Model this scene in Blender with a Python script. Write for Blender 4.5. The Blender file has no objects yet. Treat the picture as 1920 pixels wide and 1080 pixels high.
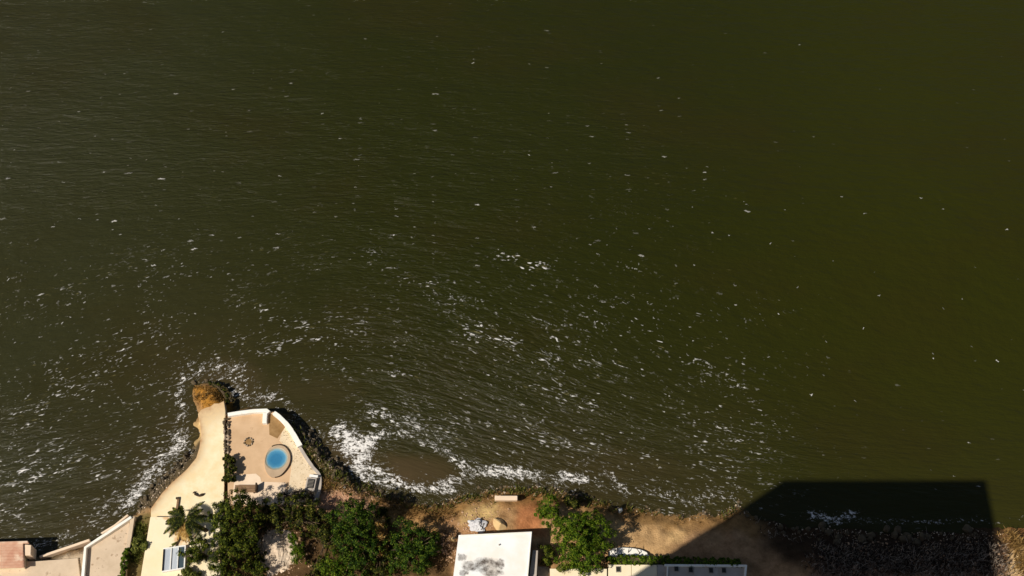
import bpy, bmesh, math, random
import numpy as np
from mathutils import Vector, Matrix, noise as mnoise

# ------------------------------------------------------------------ camera, sky, sun, exposure
SC = bpy.context.scene
COL = SC.collection
H, PITCH, FPX = 131.0, 60.0, 960 / math.tan(math.radians(22.5))
SUN_EL, SUN_AZ = 48.0, 33.25          # shadows run towards +x / +y at 33 degrees
cam_d = bpy.data.cameras.new('camera'); cam = bpy.data.objects.new('camera', cam_d); COL.objects.link(cam)
cam_d.sensor_width = 36; cam_d.angle = math.radians(45); cam_d.clip_start = 1; cam_d.clip_end = 20000
cam.location = (0, 0, H); cam.rotation_euler = (math.radians(90 - PITCH), 0, 0)
SC.camera = cam
W = bpy.data.worlds.new('World'); SC.world = W; W.use_nodes = True
wn = W.node_tree
sky = wn.nodes.new('ShaderNodeTexSky'); sky.sky_type = 'NISHITA'; sky.sun_disc = False
bg = wn.nodes['Background']; bg.inputs['Strength'].default_value = 0.05
wn.links.new(sky.outputs[0], bg.inputs['Color'])
sd = Vector((-math.cos(math.radians(SUN_AZ)) * math.cos(math.radians(SUN_EL)),
             -math.sin(math.radians(SUN_AZ)) * math.cos(math.radians(SUN_EL)), math.sin(math.radians(SUN_EL))))
sky.sun_elevation = math.radians(SUN_EL); sky.sun_rotation = math.atan2(sd.x, sd.y)
sun_d = bpy.data.lights.new('sun', 'SUN'); sun_d.energy = 4.8; sun_d.angle = math.radians(0.5); sun_d.color = (1.0, 0.945, 0.86)
sun = bpy.data.objects.new('sun', sun_d); COL.objects.link(sun)
sun.rotation_euler = sd.to_track_quat('Z', 'Y').to_euler(); sun.location = sd * 300
SC.view_settings.view_transform = 'Standard'; SC.view_settings.look = 'None'
SC.view_settings.exposure = 0.0; SC.view_settings.gamma = 1.0

# ------------------------------------------------------------------ helpers
CA, SA = math.cos(math.radians(90 - PITCH)), math.sin(math.radians(90 - PITCH))
def P(px, py, z=0.0):
    """point at height z seen at photo pixel (1920x1080)"""
    dx = (px - 960) / FPX; dy = -(py - 540) / FPX
    d = Vector((dx, dy * CA + SA, dy * SA - CA)); t = (z - H) / d.z
    return Vector((0, 0, H)) + d * t
def PX(x, y, z=0.0):
    """vectorised inverse: world -> photo pixel"""
    ry = y; rz = z - H
    cy = ry * CA + rz * SA; cz = -ry * SA + rz * CA
    return 960 + FPX * x / -cz, 540 - FPX * cy / -cz
def lin(c):
    return tuple(((v / 255) / 12.92 if v / 255 <= 0.04045 else ((v / 255 + 0.055) / 1.055) ** 2.4) for v in c)
def C(r, g, b, k=0.9):
    return tuple(min(0.86, v * k) for v in lin((r, g, b))) + (1,)
def tag(o, label=None, cat=None, group=None, kind=None):
    if label: o['label'] = label
    if cat: o['category'] = cat
    if group: o['group'] = group
    if kind: o['kind'] = kind
    return o
def link(name, me, mat=None, parent=None):
    o = bpy.data.objects.new(name, me); COL.objects.link(o)
    if mat is not None and me is not None and not me.materials: me.materials.append(mat)
    if parent is not None: o.parent = parent
    return o
def empty(name, loc, label, cat, group=None, rz=0):
    o = bpy.data.objects.new(name, None); COL.objects.link(o); o.location = loc; o.rotation_euler = (0, 0, rz)
    o.empty_display_size = 0.3
    return tag(o, label, cat, group)
def mesh_np(name, verts, faces, smooth=False):
    me = bpy.data.meshes.new(name); me.from_pydata([tuple(v) for v in verts], [], [tuple(f) for f in faces]); me.update()
    if smooth: me.polygons.foreach_set('use_smooth', [True] * len(me.polygons))
    return me
def bm_mesh(name, bm, smooth=False):
    me = bpy.data.meshes.new(name); bmesh.ops.recalc_face_normals(bm, faces=bm.faces); bm.to_mesh(me); bm.free()
    if smooth: me.polygons.foreach_set('use_smooth', [True] * len(me.polygons))
    return me
def box_bm(bm, c, s, rz=0, bevel=0.0):
    m = Matrix.Translation(c) @ Matrix.Rotation(rz, 4, 'Z') @ Matrix.Diagonal((s[0], s[1], s[2], 1))
    r = bmesh.ops.create_cube(bm, size=1, matrix=m)
    if bevel > 0:
        es = list({e for v in r['verts'] for e in v.link_edges})
        bmesh.ops.bevel(bm, geom=es, offset=bevel, segments=1, affect='EDGES')
    return bm
def box(name, c, s, mat, parent=None, rz=0, bevel=0.0):
    bm = bmesh.new(); box_bm(bm, c, s, rz, bevel); return link(name, bm_mesh(name, bm), mat, parent)
def prism(name, pts, z0, z1, mat, parent=None, bevel=0.0, off=(0, 0)):
    """closed polygon (world xy) extruded between two heights"""
    bm = bmesh.new()
    vs = [bm.verts.new((p[0] - off[0], p[1] - off[1], z0)) for p in pts]
    f = bm.faces.new(vs); r = bmesh.ops.extrude_face_region(bm, geom=[f])
    tv = [g for g in r['geom'] if isinstance(g, bmesh.types.BMVert)]
    for v in tv: v.co.z = z1
    if bevel > 0:
        bmesh.ops.bevel(bm, geom=[e for e in bm.edges if all(v in tv for v in e.verts)], offset=bevel, segments=1, affect='EDGES')
    bmesh.ops.triangulate(bm, faces=[f for f in bm.faces if len(f.verts) > 4])
    return link(name, bm_mesh(name, bm), mat, parent)
def smooth_poly(pts, n=6, closed=False):
    out = []; N = len(pts)
    rng = range(N if closed else N - 1)
    for i in rng:
        p0 = Vector(pts[(i - 1) % N] if closed or i > 0 else pts[0]); p1 = Vector(pts[i]); p2 = Vector(pts[(i + 1) % N])
        p3 = Vector(pts[(i + 2) % N] if closed or i + 2 < N else pts[-1])
        for k in range(n):
            t = k / n
            out.append(0.5 * ((2 * p1) + (p2 - p0) * t + (2 * p0 - 5 * p1 + 4 * p2 - p3) * t * t + (3 * p1 - p0 - 3 * p2 + p3) * t ** 3))
    if not closed: out.append(Vector(pts[-1]))
    return out
def ribbon(name, line, widths, z0, z1, mat, parent=None, bevel=0.04, off=(0, 0)):
    """wall along a polyline"""
    L, R = [], []
    n = len(line)
    for i, p in enumerate(line):
        a = Vector(line[max(0, i - 1)][:2]); b = Vector(line[min(n - 1, i + 1)][:2]); d = (b - a).normalized(); nn = Vector((-d.y, d.x))
        w = (widths if isinstance(widths, (int, float)) else widths[0] + (widths[1] - widths[0]) * i / (n - 1)) / 2
        q = Vector(p[:2]); L.append(q + nn * w); R.append(q - nn * w)
    bm = bmesh.new()
    z1s = [z1[0] + (z1[1] - z1[0]) * i / (n - 1) for i in range(n)] if isinstance(z1, tuple) else [z1] * n
    rows = [[bm.verts.new((q.x - off[0], q.y - off[1], z)) for q, z in ((L[i], z0), (L[i], z1s[i]), (R[i], z1s[i]), (R[i], z0))] for i in range(n)]
    for i in range(n - 1):
        for k in range(4):
            bm.faces.new((rows[i][k], rows[i][(k + 1) % 4], rows[i + 1][(k + 1) % 4], rows[i + 1][k]))
    bm.faces.new(rows[0]); bm.faces.new(rows[-1][::-1])
    if bevel:
        te = [e for e in bm.edges if all(abs(v.co.z - z0) > 1e-4 for v in e.verts)]
        bmesh.ops.bevel(bm, geom=te, offset=bevel, segments=1, affect='EDGES', clamp_overlap=True)
    return link(name, bm_mesh(name, bm), mat, parent)
def tube_into(verts, faces, pts, radii, sides=6):
    base = len(verts); n = len(pts)
    for i, p in enumerate(pts):
        p = Vector(p); d = (Vector(pts[min(n - 1, i + 1)]) - Vector(pts[max(0, i - 1)])).normalized()
        a = d.orthogonal().normalized(); b = d.cross(a)
        for k in range(sides):
            t = 2 * math.pi * k / sides; verts.append(tuple(p + (a * math.cos(t) + b * math.sin(t)) * radii[i]))
    for i in range(n - 1):
        for k in range(sides):
            faces.append((base + i * sides + k, base + i * sides + (k + 1) % sides, base + (i + 1) * sides + (k + 1) % sides, base + (i + 1) * sides + k))
    faces.append(tuple(base + k for k in range(sides))[::-1]); faces.append(tuple(base + (n - 1) * sides + k for k in range(sides)))
def tube(name, pts, radii, mat, parent=None, sides=6):
    v, f = [], []; tube_into(v, f, pts, radii, sides); return link(name, mesh_np(name, v, f, True), mat, parent)

# ------------------------------------------------------------------ materials
def new_mat(name):
    m = bpy.data.materials.new(name); m.use_nodes = True; nt = m.node_tree
    return m, nt, nt.nodes['Principled BSDF']
def N(nt, t, **kw):
    n = nt.nodes.new(t)
    for k, v in kw.items():
        if k.startswith('i_'):
            key = k[2:]; n.inputs[int(key) if key.isdigit() else key].default_value = v
        else: setattr(n, k, v)
    return n
def surf(name, c1, c2=None, scale=1.0, detail=6, rough=0.85, bump=0.3, bscale=None, spots=None, stretch=(1, 1, 1), spec=0.3, dist=0.05):
    """two-tone noisy surface, optional darker speckles, small relief"""
    m, nt, b = new_mat(name); L = nt.links.new
    tc = N(nt, 'ShaderNodeTexCoord'); mp = N(nt, 'ShaderNodeMapping'); mp.inputs['Scale'].default_value = stretch
    L(tc.outputs['Object'], mp.inputs[0])
    n1 = N(nt, 'ShaderNodeTexNoise'); n1.inputs['Scale'].default_value = scale; n1.inputs['Detail'].default_value = detail; n1.inputs['Roughness'].default_value = 0.62
    L(mp.outputs[0], n1.inputs['Vector'])
    rp = N(nt, 'ShaderNodeValToRGB'); rp.color_ramp.elements[0].position = 0.32; rp.color_ramp.elements[1].position = 0.68
    rp.color_ramp.elements[0].color = c1; rp.color_ramp.elements[1].color = c2 or c1
    L(n1.outputs['Fac'], rp.inputs[0]); out = rp.outputs[0]
    if spots:
        col, sc, thr = spots
        n3 = N(nt, 'ShaderNodeTexNoise'); n3.inputs['Scale'].default_value = sc; n3.inputs['Detail'].default_value = 4
        L(mp.outputs[0], n3.inputs['Vector'])
        mr = N(nt, 'ShaderNodeMapRange'); mr.inputs[1].default_value = thr; mr.inputs[2].default_value = thr + 0.08
        L(n3.outputs['Fac'], mr.inputs[0])
        mx = N(nt, 'ShaderNodeMix', data_type='RGBA'); mx.inputs['B'].default_value = col
        L(mr.outputs[0], mx.inputs['Factor']); L(out, mx.inputs['A']); out = mx.outputs['Result']
    L(out, b.inputs['Base Color'])
    b.inputs['Roughness'].default_value = rough; b.inputs['Specular IOR Level'].default_value = spec
    if bump:
        n2 = N(nt, 'ShaderNodeTexNoise'); n2.inputs['Scale'].default_value = bscale or scale * 6; n2.inputs['Detail'].default_value = 5
        L(mp.outputs[0], n2.inputs['Vector'])
        bp = N(nt, 'ShaderNodeBump'); bp.inputs['Strength'].default_value = bump; bp.inputs['Distance'].default_value = dist
        L(n2.outputs['Fac'], bp.inputs['Height']); L(bp.outputs[0], b.inputs['Normal'])
    return m
def leafmat(name, c1, c2, c3):
    """leaf colour varies per leaf (island) and along the crown"""
    m, nt, b = new_mat(name); L = nt.links.new
    g = N(nt, 'ShaderNodeNewGeometry'); rp = N(nt, 'ShaderNodeValToRGB')
    e = rp.color_ramp.elements; e[0].color = c1; e[1].color = c3; mid = e.new(0.55); mid.color = c2
    L(g.outputs['Random Per Island'], rp.inputs[0]); L(rp.outputs[0], b.inputs['Base Color'])
    b.inputs['Roughness'].default_value = 0.7; b.inputs['Specular IOR Level'].default_value = 0.1
    tr = N(nt, 'ShaderNodeBsdfTranslucent'); L(rp.outputs[0], tr.inputs[0])
    ms = N(nt, 'ShaderNodeMixShader'); ms.inputs[0].default_value = 0.1
    out = nt.nodes['Material Output']; L(b.outputs[0], ms.inputs[1]); L(tr.outputs[0], ms.inputs[2]); L(ms.outputs[0], out.inputs[0])
    return m
M = {}
M['cream_pave'] = surf('cream_pave', C(250, 226, 180), C(255, 238, 205), 0.25, 5, 0.9, 0.15, 5, (C(226, 188, 140), 0.5, 0.62))
M['patio_pave'] = surf('patio_pave', C(204, 168, 128), C(222, 186, 146), 0.5, 6, 0.9, 0.15, 6, (C(188, 150, 112), 1.3, 0.66))
M['gravel_pale'] = surf('gravel_pale', C(222, 198, 160), C(240, 218, 184), 1.2, 6, 0.95, 0.5, 9, (C(172, 148, 112), 5.0, 0.6))
M['pale_slab'] = surf('pale_slab', C(236, 208, 176), C(244, 220, 190), 0.8, 5, 0.9, 0.1, 6)
M['damp_earth'] = surf('damp_earth', C(140, 106, 62), C(168, 132, 86), 1.2, 6, 0.95, 0.3, 6)
M['white_plaster'] = surf('white_plaster', C(250, 240, 222), C(255, 250, 240), 0.8, 5, 0.8, 0.1, 8, (C(222, 205, 178), 1.6, 0.66))
M['grey_plaster'] = surf('grey_plaster', C(176, 164, 150), C(196, 184, 170), 0.8, 5, 0.85, 0.1, 8)
M['cream_wall'] = surf('cream_wall', C(246, 226, 186), C(252, 236, 204), 0.6, 5, 0.85, 0.1, 8, (C(224, 198, 156), 1.0, 0.66))
M['pink_pave'] = surf('pink_pave', C(206, 182, 152), C(224, 200, 170), 0.7, 6, 0.9, 0.2, 6, (C(176, 150, 122), 1.4, 0.62))
M['terracotta'] = surf('terracotta', C(196, 140, 112), C(222, 184, 154), 0.9, 6, 0.85, 0.2, 6, (C(230, 200, 172), 0.7, 0.52))
M['stone_a'] = surf('stone_a', C(150, 130, 108), C(196, 176, 150), 1.6, 6, 0.9, 0.5, 7)
M['stone_dark'] = surf('stone_dark', C(66, 56, 40), C(112, 96, 70), 1.6, 6, 0.85, 0.6, 7)
M['stone_wet'] = surf('stone_wet', C(44, 38, 26), C(84, 72, 52), 1.6, 6, 0.35, 0.6, 7)
M['rubble'] = surf('rubble', C(200, 176, 150), C(236, 214, 186), 1.2, 6, 0.95, 0.6, 7, (C(120, 96, 72), 3.2, 0.6))
M['stone_tan'] = surf('stone_tan', C(166, 130, 98), C(206, 170, 136), 1.2, 6, 0.95, 0.5, 7)
M['wood_dark'] = surf('wood_dark', C(52, 40, 28), C(84, 66, 46), 1.2, 6, 0.85, 0.4, 9, stretch=(1, 1, 0.2))
M['wood'] = surf('wood', C(120, 92, 66), C(152, 120, 88), 1.2, 6, 0.85, 0.4, 9, stretch=(1, 4, 1))
M['bark'] = surf('bark', C(92, 76, 56), C(126, 106, 80), 2.0, 6, 0.9, 0.6, 9, stretch=(1, 1, 0.3))
M['black_metal'] = surf('black_metal', C(22, 22, 22), C(34, 34, 32), 2.0, 4, 0.5, 0.1)
M['white_paint'] = surf('white_paint', C(240, 236, 226), C(248, 244, 236), 1.0, 4, 0.5, 0.05)
M['concrete'] = surf('concrete', C(150, 142, 130), C(176, 166, 152), 0.7, 6, 0.9, 0.2, 6, (C(126, 116, 104), 1.0, 0.64))
M['tower_wall'] = surf('tower_wall', C(206, 192, 168), C(220, 208, 186), 0.3, 5, 0.85, 0.1, 5)
M['rock_sand'] = surf('rock_sand', C(206, 170, 118), C(232, 200, 146), 1.0, 6, 0.95, 0.5, 5)
M['debris_white'] = surf('debris_white', C(196, 192, 192), C(230, 228, 226), 1.2, 6, 0.7, 0.3, 5, (C(96, 88, 80), 2.4, 0.58))
M['leaf_mid'] = leafmat('leaf_mid', C(12, 20, 2), C(48, 62, 8), C(116, 120, 36))
M['leaf_dark'] = leafmat('leaf_dark', C(12, 17, 4), C(38, 48, 9), C(108, 106, 36))
M['leaf_bright'] = leafmat('leaf_bright', C(20, 38, 2), C(62, 88, 8), C(118, 130, 32))
M['leaf_green'] = leafmat('leaf_green', C(11, 24, 3), C(38, 64, 7), C(96, 112, 30))
M['leaf_olive'] = leafmat('leaf_olive', C(50, 58, 18), C(86, 92, 34), C(130, 128, 60))
M['leaf_dry'] = leafmat('leaf_dry', C(130, 96, 44), C(176, 136, 70), C(216, 184, 120))
M['grass_dry'] = leafmat('grass_dry', C(86, 64, 30), C(134, 102, 54), C(190, 154, 96))
M['grass_green'] = leafmat('grass_green', C(48, 66, 14), C(76, 98, 24), C(120, 132, 48))
M['brush'] = leafmat('brush', C(28, 21, 15), C(60, 47, 36), C(190, 172, 152))
def glassmat():
    m, nt, b = new_mat('glass_pane'); b.inputs['Base Color'].default_value = C(70, 84, 90); b.inputs['Roughness'].default_value = 0.06
    b.inputs['Specular IOR Level'].default_value = 0.8; return m
M['glass'] = glassmat()
M['glass_dark'] = surf('glass_dark', C(40, 40, 34), C(60, 58, 48), 0.8, 3, 0.12, 0)
M['curtain'] = surf('curtain', C(168, 176, 184), C(206, 210, 212), 1.0, 3, 0.4, 0.0, stretch=(3, 0.1, 1), spec=0.6)

# ------------------------------------------------------------------ shoreline and fields
SHORE_PX = [(-260, 1062), (-60, 1048), (66, 1040), (110, 1028), (155, 1010), (200, 986), (240, 958), (256, 938), (288, 898), (322, 866), (350, 836),
            (360, 820), (349, 806), (349, 792), (362, 776), (362, 762), (351, 742), (358, 718), (385, 710), (412, 713), (434, 728), (440, 754), (470, 757), (512, 760), (556, 772),
            (596, 806), (632, 848), (672, 886), (716, 906), (760, 922), (810, 930), (860, 915), (920, 898), (1000, 902), (1060, 910), (1120, 922),
            (1200, 936), (1290, 950), (1340, 944), (1385, 936), (1420, 958), (1500, 972), (1600, 984), (1700, 986), (1800, 982), (1890, 972), (2000, 970), (2300, 975)]
SH = [P(x, y, 0.0) for x, y in SHORE_PX]
SHW = np.array([(-3000, SH[0].y)] + [(p.x, p.y) for p in SH] + [(3000, SH[-1].y)])
def seg_dist(X, Y, line):
    d = np.full(X.shape, 1e9)
    for (ax, ay), (bx, by) in zip(line[:-1], line[1:]):
        vx, vy = bx - ax, by - ay; l2 = vx * vx + vy * vy + 1e-9
        t = np.clip(((X - ax) * vx + (Y - ay) * vy) / l2, 0, 1)
        d = np.minimum(d, np.hypot(X - ax - t * vx, Y - ay - t * vy))
    return d
def inside(X, Y, poly):
    r = np.zeros(X.shape, bool); n = len(poly)
    for i in range(n):
        ax, ay = poly[i][0], poly[i][1]; bx, by = poly[(i + 1) % n][0], poly[(i + 1) % n][1]
        c = ((ay > Y) != (by > Y)) & (X < (bx - ax) * (Y - ay) / ((by - ay) + 1e-12) + ax); r ^= c
    return r
LANDPOLY = np.vstack([SHW, [(3000, -3000), (-3000, -3000)]])
def shore_sd(X, Y):
    d = seg_dist(X, Y, SHW); return np.where(inside(X, Y, LANDPOLY), d, -d)
def hash2(ix, iy, s):
    v = np.sin(ix * 127.1 + iy * 311.7 + s * 74.7) * 43758.5453; return v - np.floor(v)
def vnoise(X, Y, s=0):
    ix, iy = np.floor(X), np.floor(Y); fx, fy = X - ix, Y - iy; fx = fx * fx * (3 - 2 * fx); fy = fy * fy * (3 - 2 * fy)
    a = hash2(ix, iy, s); b = hash2(ix + 1, iy, s); c = hash2(ix, iy + 1, s); d = hash2(ix + 1, iy + 1, s)
    return (a * (1 - fx) + b * fx) * (1 - fy) + (c * (1 - fx) + d * fx) * fy
def fbm(X, Y, s=0, o=4):
    r = 0; a = 0.5
    for k in range(o):
        r = r + a * vnoise(X * 2 ** k, Y * 2 ** k, s + k); a *= 0.5
    return r / (1 - 0.5 ** o)
def sstep(a, b, x):
    t = np.clip((x - a) / (b - a), 0, 1); return t * t * (3 - 2 * t)
def terrain_h(X, Y):
    sd_ = shore_sd(X, Y) + (fbm(X * 0.35, Y * 0.35, 3) - 0.5) * 1.6 + (fbm(X * 1.3, Y * 1.3, 23) - 0.5) * 1.1
    px, _ = PX(X, Y)
    right = sstep(1420, 1540, px); steep = 1 - sstep(640, 720, px)
    h = -0.35 + 0.55 * sstep(-1, 2.5, sd_) + 1.15 * sstep(0.8 - .4 * steep, 5.5 - 1.5 * right - 2.9 * steep, sd_) + 1.2 * right * sstep(2.0, 5.0, sd_)
    h = h - 1.6 * sstep(0.5, 9, -sd_)
    rough = 0.12 + 0.5 * right * sstep(3, 5, sd_)
    h = h + (fbm(X * 0.6, Y * 0.6, 11) - 0.5) * rough * sstep(-1, 3, sd_) + (fbm(X * 2.2, Y * 2.2, 17) - 0.5) * 0.22 * sstep(-3, 1, sd_) * (1 - sstep(4, 7, sd_))
    # spoil heap among the trees
    return h

def axis(a, b, step, lo, hi):
    core = list(np.arange(a, b + step / 2, step)); out = core[:]; s = step * 2; v = core[-1]
    while v < hi: v = min(hi, v + s); out.append(v); s *= 1.5
    s = step * 2; v = core[0]; pre = []
    while v > lo: v = max(lo, v - s); pre.append(v); s *= 1.5
    return np.array(pre[::-1] + out)
def grid_mesh(name, xs, ys, Z):
    nx, ny = len(xs), len(ys); X, Y = np.meshgrid(xs, ys)
    co = np.stack([X, Y, Z], -1).reshape(-1, 3).astype(np.float32)
    i = np.arange(nx * ny).reshape(ny, nx); q = np.stack([i[:-1, :-1], i[:-1, 1:], i[1:, 1:], i[1:, :-1]], -1).reshape(-1, 4)
    me = bpy.data.meshes.new(name); me.vertices.add(len(co)); me.vertices.foreach_set('co', co.ravel())
    me.loops.add(q.size); me.loops.foreach_set('vertex_index', q.ravel().astype(np.int32))
    me.polygons.add(len(q)); me.polygons.foreach_set('loop_start', np.arange(0, q.size, 4, dtype=np.int32)); me.polygons.foreach_set('loop_total', np.full(len(q), 4, np.int32))
    me.update(); me.validate(); me.polygons.foreach_set('use_smooth', np.ones(len(q), bool))
    return me
def attr(me, name, kind, data):
    a = me.attributes.new(name, kind, 'POINT'); a.data.foreach_set({'FLOAT': 'value', 'FLOAT_VECTOR': 'vector', 'FLOAT_COLOR': 'color'}[kind], np.ascontiguousarray(data, dtype=np.float32).ravel())

# ------------------------------------------------------------------ ground
gx = axis(-62, 66, 0.27, -2500, 2500); gy = axis(36, 72, 0.27, -2500, 76)
GX, GY = np.meshgrid(gx, gy)
GZ = terrain_h(GX, GY); GSD = shore_sd(GX, GY)
GZ = np.where((GSD < -8), np.minimum(GZ, -1.5), GZ)
gpx, gpy = PX(GX, GY, GZ)
def px_zone(poly, soft):
    """soft mask of a patch of ground outlined in photo pixels"""
    pl = np.array([tuple(P(x, y, 2.0))[:2] for x, y in poly]); wob = (fbm(GX * 0.8, GY * 0.8, 31) - 0.5) * soft * 2.2
    d = seg_dist(GX, GY, np.vstack([pl, pl[:1]])); s = np.where(inside(GX, GY, pl), d, -d) + wob
    return sstep(-soft, soft, s)
near = (GY > 30) & (np.abs(GX) < 75)
col = np.zeros(GX.shape + (4,)); col[...] = C(188, 148, 104)
def paint(mask, c, a=1.0):
    global col
    m = (mask * a)[..., None]; col = col * (1 - m) + np.array(c) * m
n1 = fbm(GX * 0.3, GY * 0.3, 5)
paint(sstep(0.45, 0.7, n1), C(206, 166, 118))
for poly, c, soft in [
    ([(590, 905), (720, 935), (730, 970), (690, 985), (600, 960)], C(196, 150, 122), 0.7),       # pinkish stony ground
    ([(700, 935), (880, 940), (900, 960), (820, 1010), (700, 990)], C(206, 160, 104), 0.8),
    ([(830, 960), (935, 945), (930, 990), (900, 1005), (840, 1080), (820, 1000)], C(190, 146, 104), 0.6),
    ([(870, 950), (935, 930), (935, 965), (900, 975), (865, 975)], C(214, 182, 124), 0.6),
    ([(975, 920), (1010, 915), (1020, 1000), (965, 1000)], C(190, 128, 84), 0.6),
    ([(1090, 945), (1300, 965), (1290, 1020), (1240, 1060), (1140, 1030)], C(204, 166, 118), 0.8),
    ([(1255, 990), (1285, 990), (1285, 1015), (1258, 1010)], C(226, 186, 130), 0.4),
    ([(1240, 1045), (1330, 970), (1400, 940), (1420, 990), (1520, 1000), (1520, 1080), (1240, 1080)], C(176, 140, 104), 0.7),  # duller earth, the tower's cast shade mixed into the colour
    ([(1520, 1000), (1885, 1000), (1885, 1090), (1510, 1090)], C(150, 120, 100), 0.8),  # shade tone painted on to the right edge of the tower shadow
    ([(1888, 1005), (1960, 1000), (1960, 1100), (1888, 1100)], C(232, 200, 150), 0.5),
    ([(345, 708), (440, 712), (432, 762), (372, 762)], C(186, 132, 56), 0.5),                     # ochre headland
    ([(345, 784), (376, 772), (380, 830), (352, 830)], C(236, 200, 142), 0.4),
    ([(-100, 1040), (150, 1030), (170, 1000), (250, 965), (250, 1100), (-100, 1100)], C(206, 184, 156), 0.5),
    ([(244, 964), (284, 960), (272, 1085), (228, 1085)], C(128, 112, 70), 0.4),
    ([(480, 1000), (560, 1000), (560, 1080), (480, 1080)], C(196, 168, 140), 0.8),
    ([(380, 960), (480, 930), (850, 1000), (850, 1090), (380, 1090)], C(96, 74, 48), 0.9),  # earth darkened under the trees, their shade put into the colour
]:
    paint(px_zone(poly, soft) * near, c)
paint(px_zone([(432, 750), (560, 765), (640, 845), (690, 890), (600, 925), (590, 880), (550, 800), (515, 768), (432, 772)], .5) * near, C(92, 78, 48))
paint(px_zone([(240, 955), (290, 890), (352, 832), (376, 815), (378, 850), (320, 910), (286, 950)], .5) * near, C(104, 90, 66))
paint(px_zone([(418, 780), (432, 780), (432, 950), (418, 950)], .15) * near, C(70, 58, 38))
# dry-grass bank, then wet dark strip by the water
sdw = GSD + (fbm(GX * 0.5, GY * 0.5, 41) - 0.5) * 2.6
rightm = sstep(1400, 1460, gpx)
headl = (1 - sstep(420, 450, gpx)) * sstep(330, 345, gpx)
bank = sstep(0.2, 1.4, sdw) * (1 - sstep(2.2, 4.2, sdw))
paint(bank * sstep(640, 700, gpx) * (1 - rightm), C(138, 104, 58), 0.75)
paint((1 - sstep(0.2, 1.8, sdw)) * (1 - 0.6 * headl), C(72, 60, 34), 0.92)
paint(rightm * (1 - sstep(4.5, 6.5, sdw)) * (1 - sstep(1872, 1890, gpx)), C(40, 30, 22), 0.9)  # tower shade painted in: near-black slope ending where the shadow ends
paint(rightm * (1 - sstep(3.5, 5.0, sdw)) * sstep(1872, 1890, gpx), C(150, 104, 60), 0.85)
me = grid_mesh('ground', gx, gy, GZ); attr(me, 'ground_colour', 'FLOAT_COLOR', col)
def ground_mat():
    m, nt, b = new_mat('ground_earth'); L = nt.links.new
    at = N(nt, 'ShaderNodeAttribute', attribute_name='ground_colour'); tc = N(nt, 'ShaderNodeTexCoord')
    n1 = N(nt, 'ShaderNodeTexNoise'); n1.inputs['Scale'].default_value = 0.9; n1.inputs['Detail'].default_value = 9; n1.inputs['Roughness'].default_value = 0.74
    n2 = N(nt, 'ShaderNodeTexNoise'); n2.inputs['Scale'].default_value = 6.0; n2.inputs['Detail'].default_value = 6
    for n in (n1, n2): L(tc.outputs['Object'], n.inputs['Vector'])
    rp = N(nt, 'ShaderNodeValToRGB'); e = rp.color_ramp.elements
    e[0].position = 0.33; e[0].color = (0.5, 0.46, 0.4, 1); e[1].position = 0.7; e[1].color = (1.22, 1.2, 1.16, 1)
    L(n1.outputs['Fac'], rp.inputs[0])
    mx = N(nt, 'ShaderNodeMix', data_type='RGBA', blend_type='MULTIPLY'); mx.inputs['Factor'].default_value = 1
    L(at.outputs['Color'], mx.inputs['A']); L(rp.outputs[0], mx.inputs['B'])
    mr = N(nt, 'ShaderNodeMapRange'); mr.inputs[1].default_value = 0.62; mr.inputs[2].default_value = 0.72; mr.inputs[4].default_value = 0.45
    L(n2.outputs['Fac'], mr.inputs[0])
    mx2 = N(nt, 'ShaderNodeMix', data_type='RGBA'); L(mr.outputs[0], mx2.inputs['Factor']); L(mx.outputs['Result'], mx2.inputs['A']); mx2.inputs['B'].default_value = C(96, 72, 46)
    L(mx2.outputs['Result'], b.inputs['Base Color']); b.inputs['Roughness'].default_value = 0.95; b.inputs['Specular IOR Level'].default_value = 0.1
    bp = N(nt, 'ShaderNodeBump'); bp.inputs['Strength'].default_value = 0.6; bp.inputs['Distance'].default_value = 0.15
    L(n2.outputs['Fac'], bp.inputs['Height']); L(bp.outputs[0], b.inputs['Normal'])
    return m
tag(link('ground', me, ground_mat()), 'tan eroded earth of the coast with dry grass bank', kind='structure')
def gz(x, y):
    return float(terrain_h(np.array([[x]]), np.array([[y]]))[0, 0])
def G(px, py, it=4):
    """ground point under a photo pixel"""
    z = 1.8
    for _ in range(it):
        p = P(px, py, z); z = gz(p.x, p.y)
    return P(px, py, z)

# ------------------------------------------------------------------ water
wx = axis(-80, 80, 0.42, -9000, 9000); wy = axis(38, 128, 0.42, -60, 14000)
WX, WY = np.meshgrid(wx, wy)
wpx, wpy = PX(WX, WY)
front = WY > 1
wpx = np.where(front, wpx, -9999); wpy = np.where(front, wpy, 9999)
WSD = shore_sd(WX, WY)
def stroke(pts, rad, s):
    """soft band along a line of photo pixels (rad in photo pixels)"""
    pl = [tuple(P(x, y))[:2] for x, y in pts]; r = rad / 16.0
    return s * np.exp(-(seg_dist(WX, WY, pl) / r) ** 2)
wob = fbm(WX * 0.25, WY * 0.4, 61)
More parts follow.
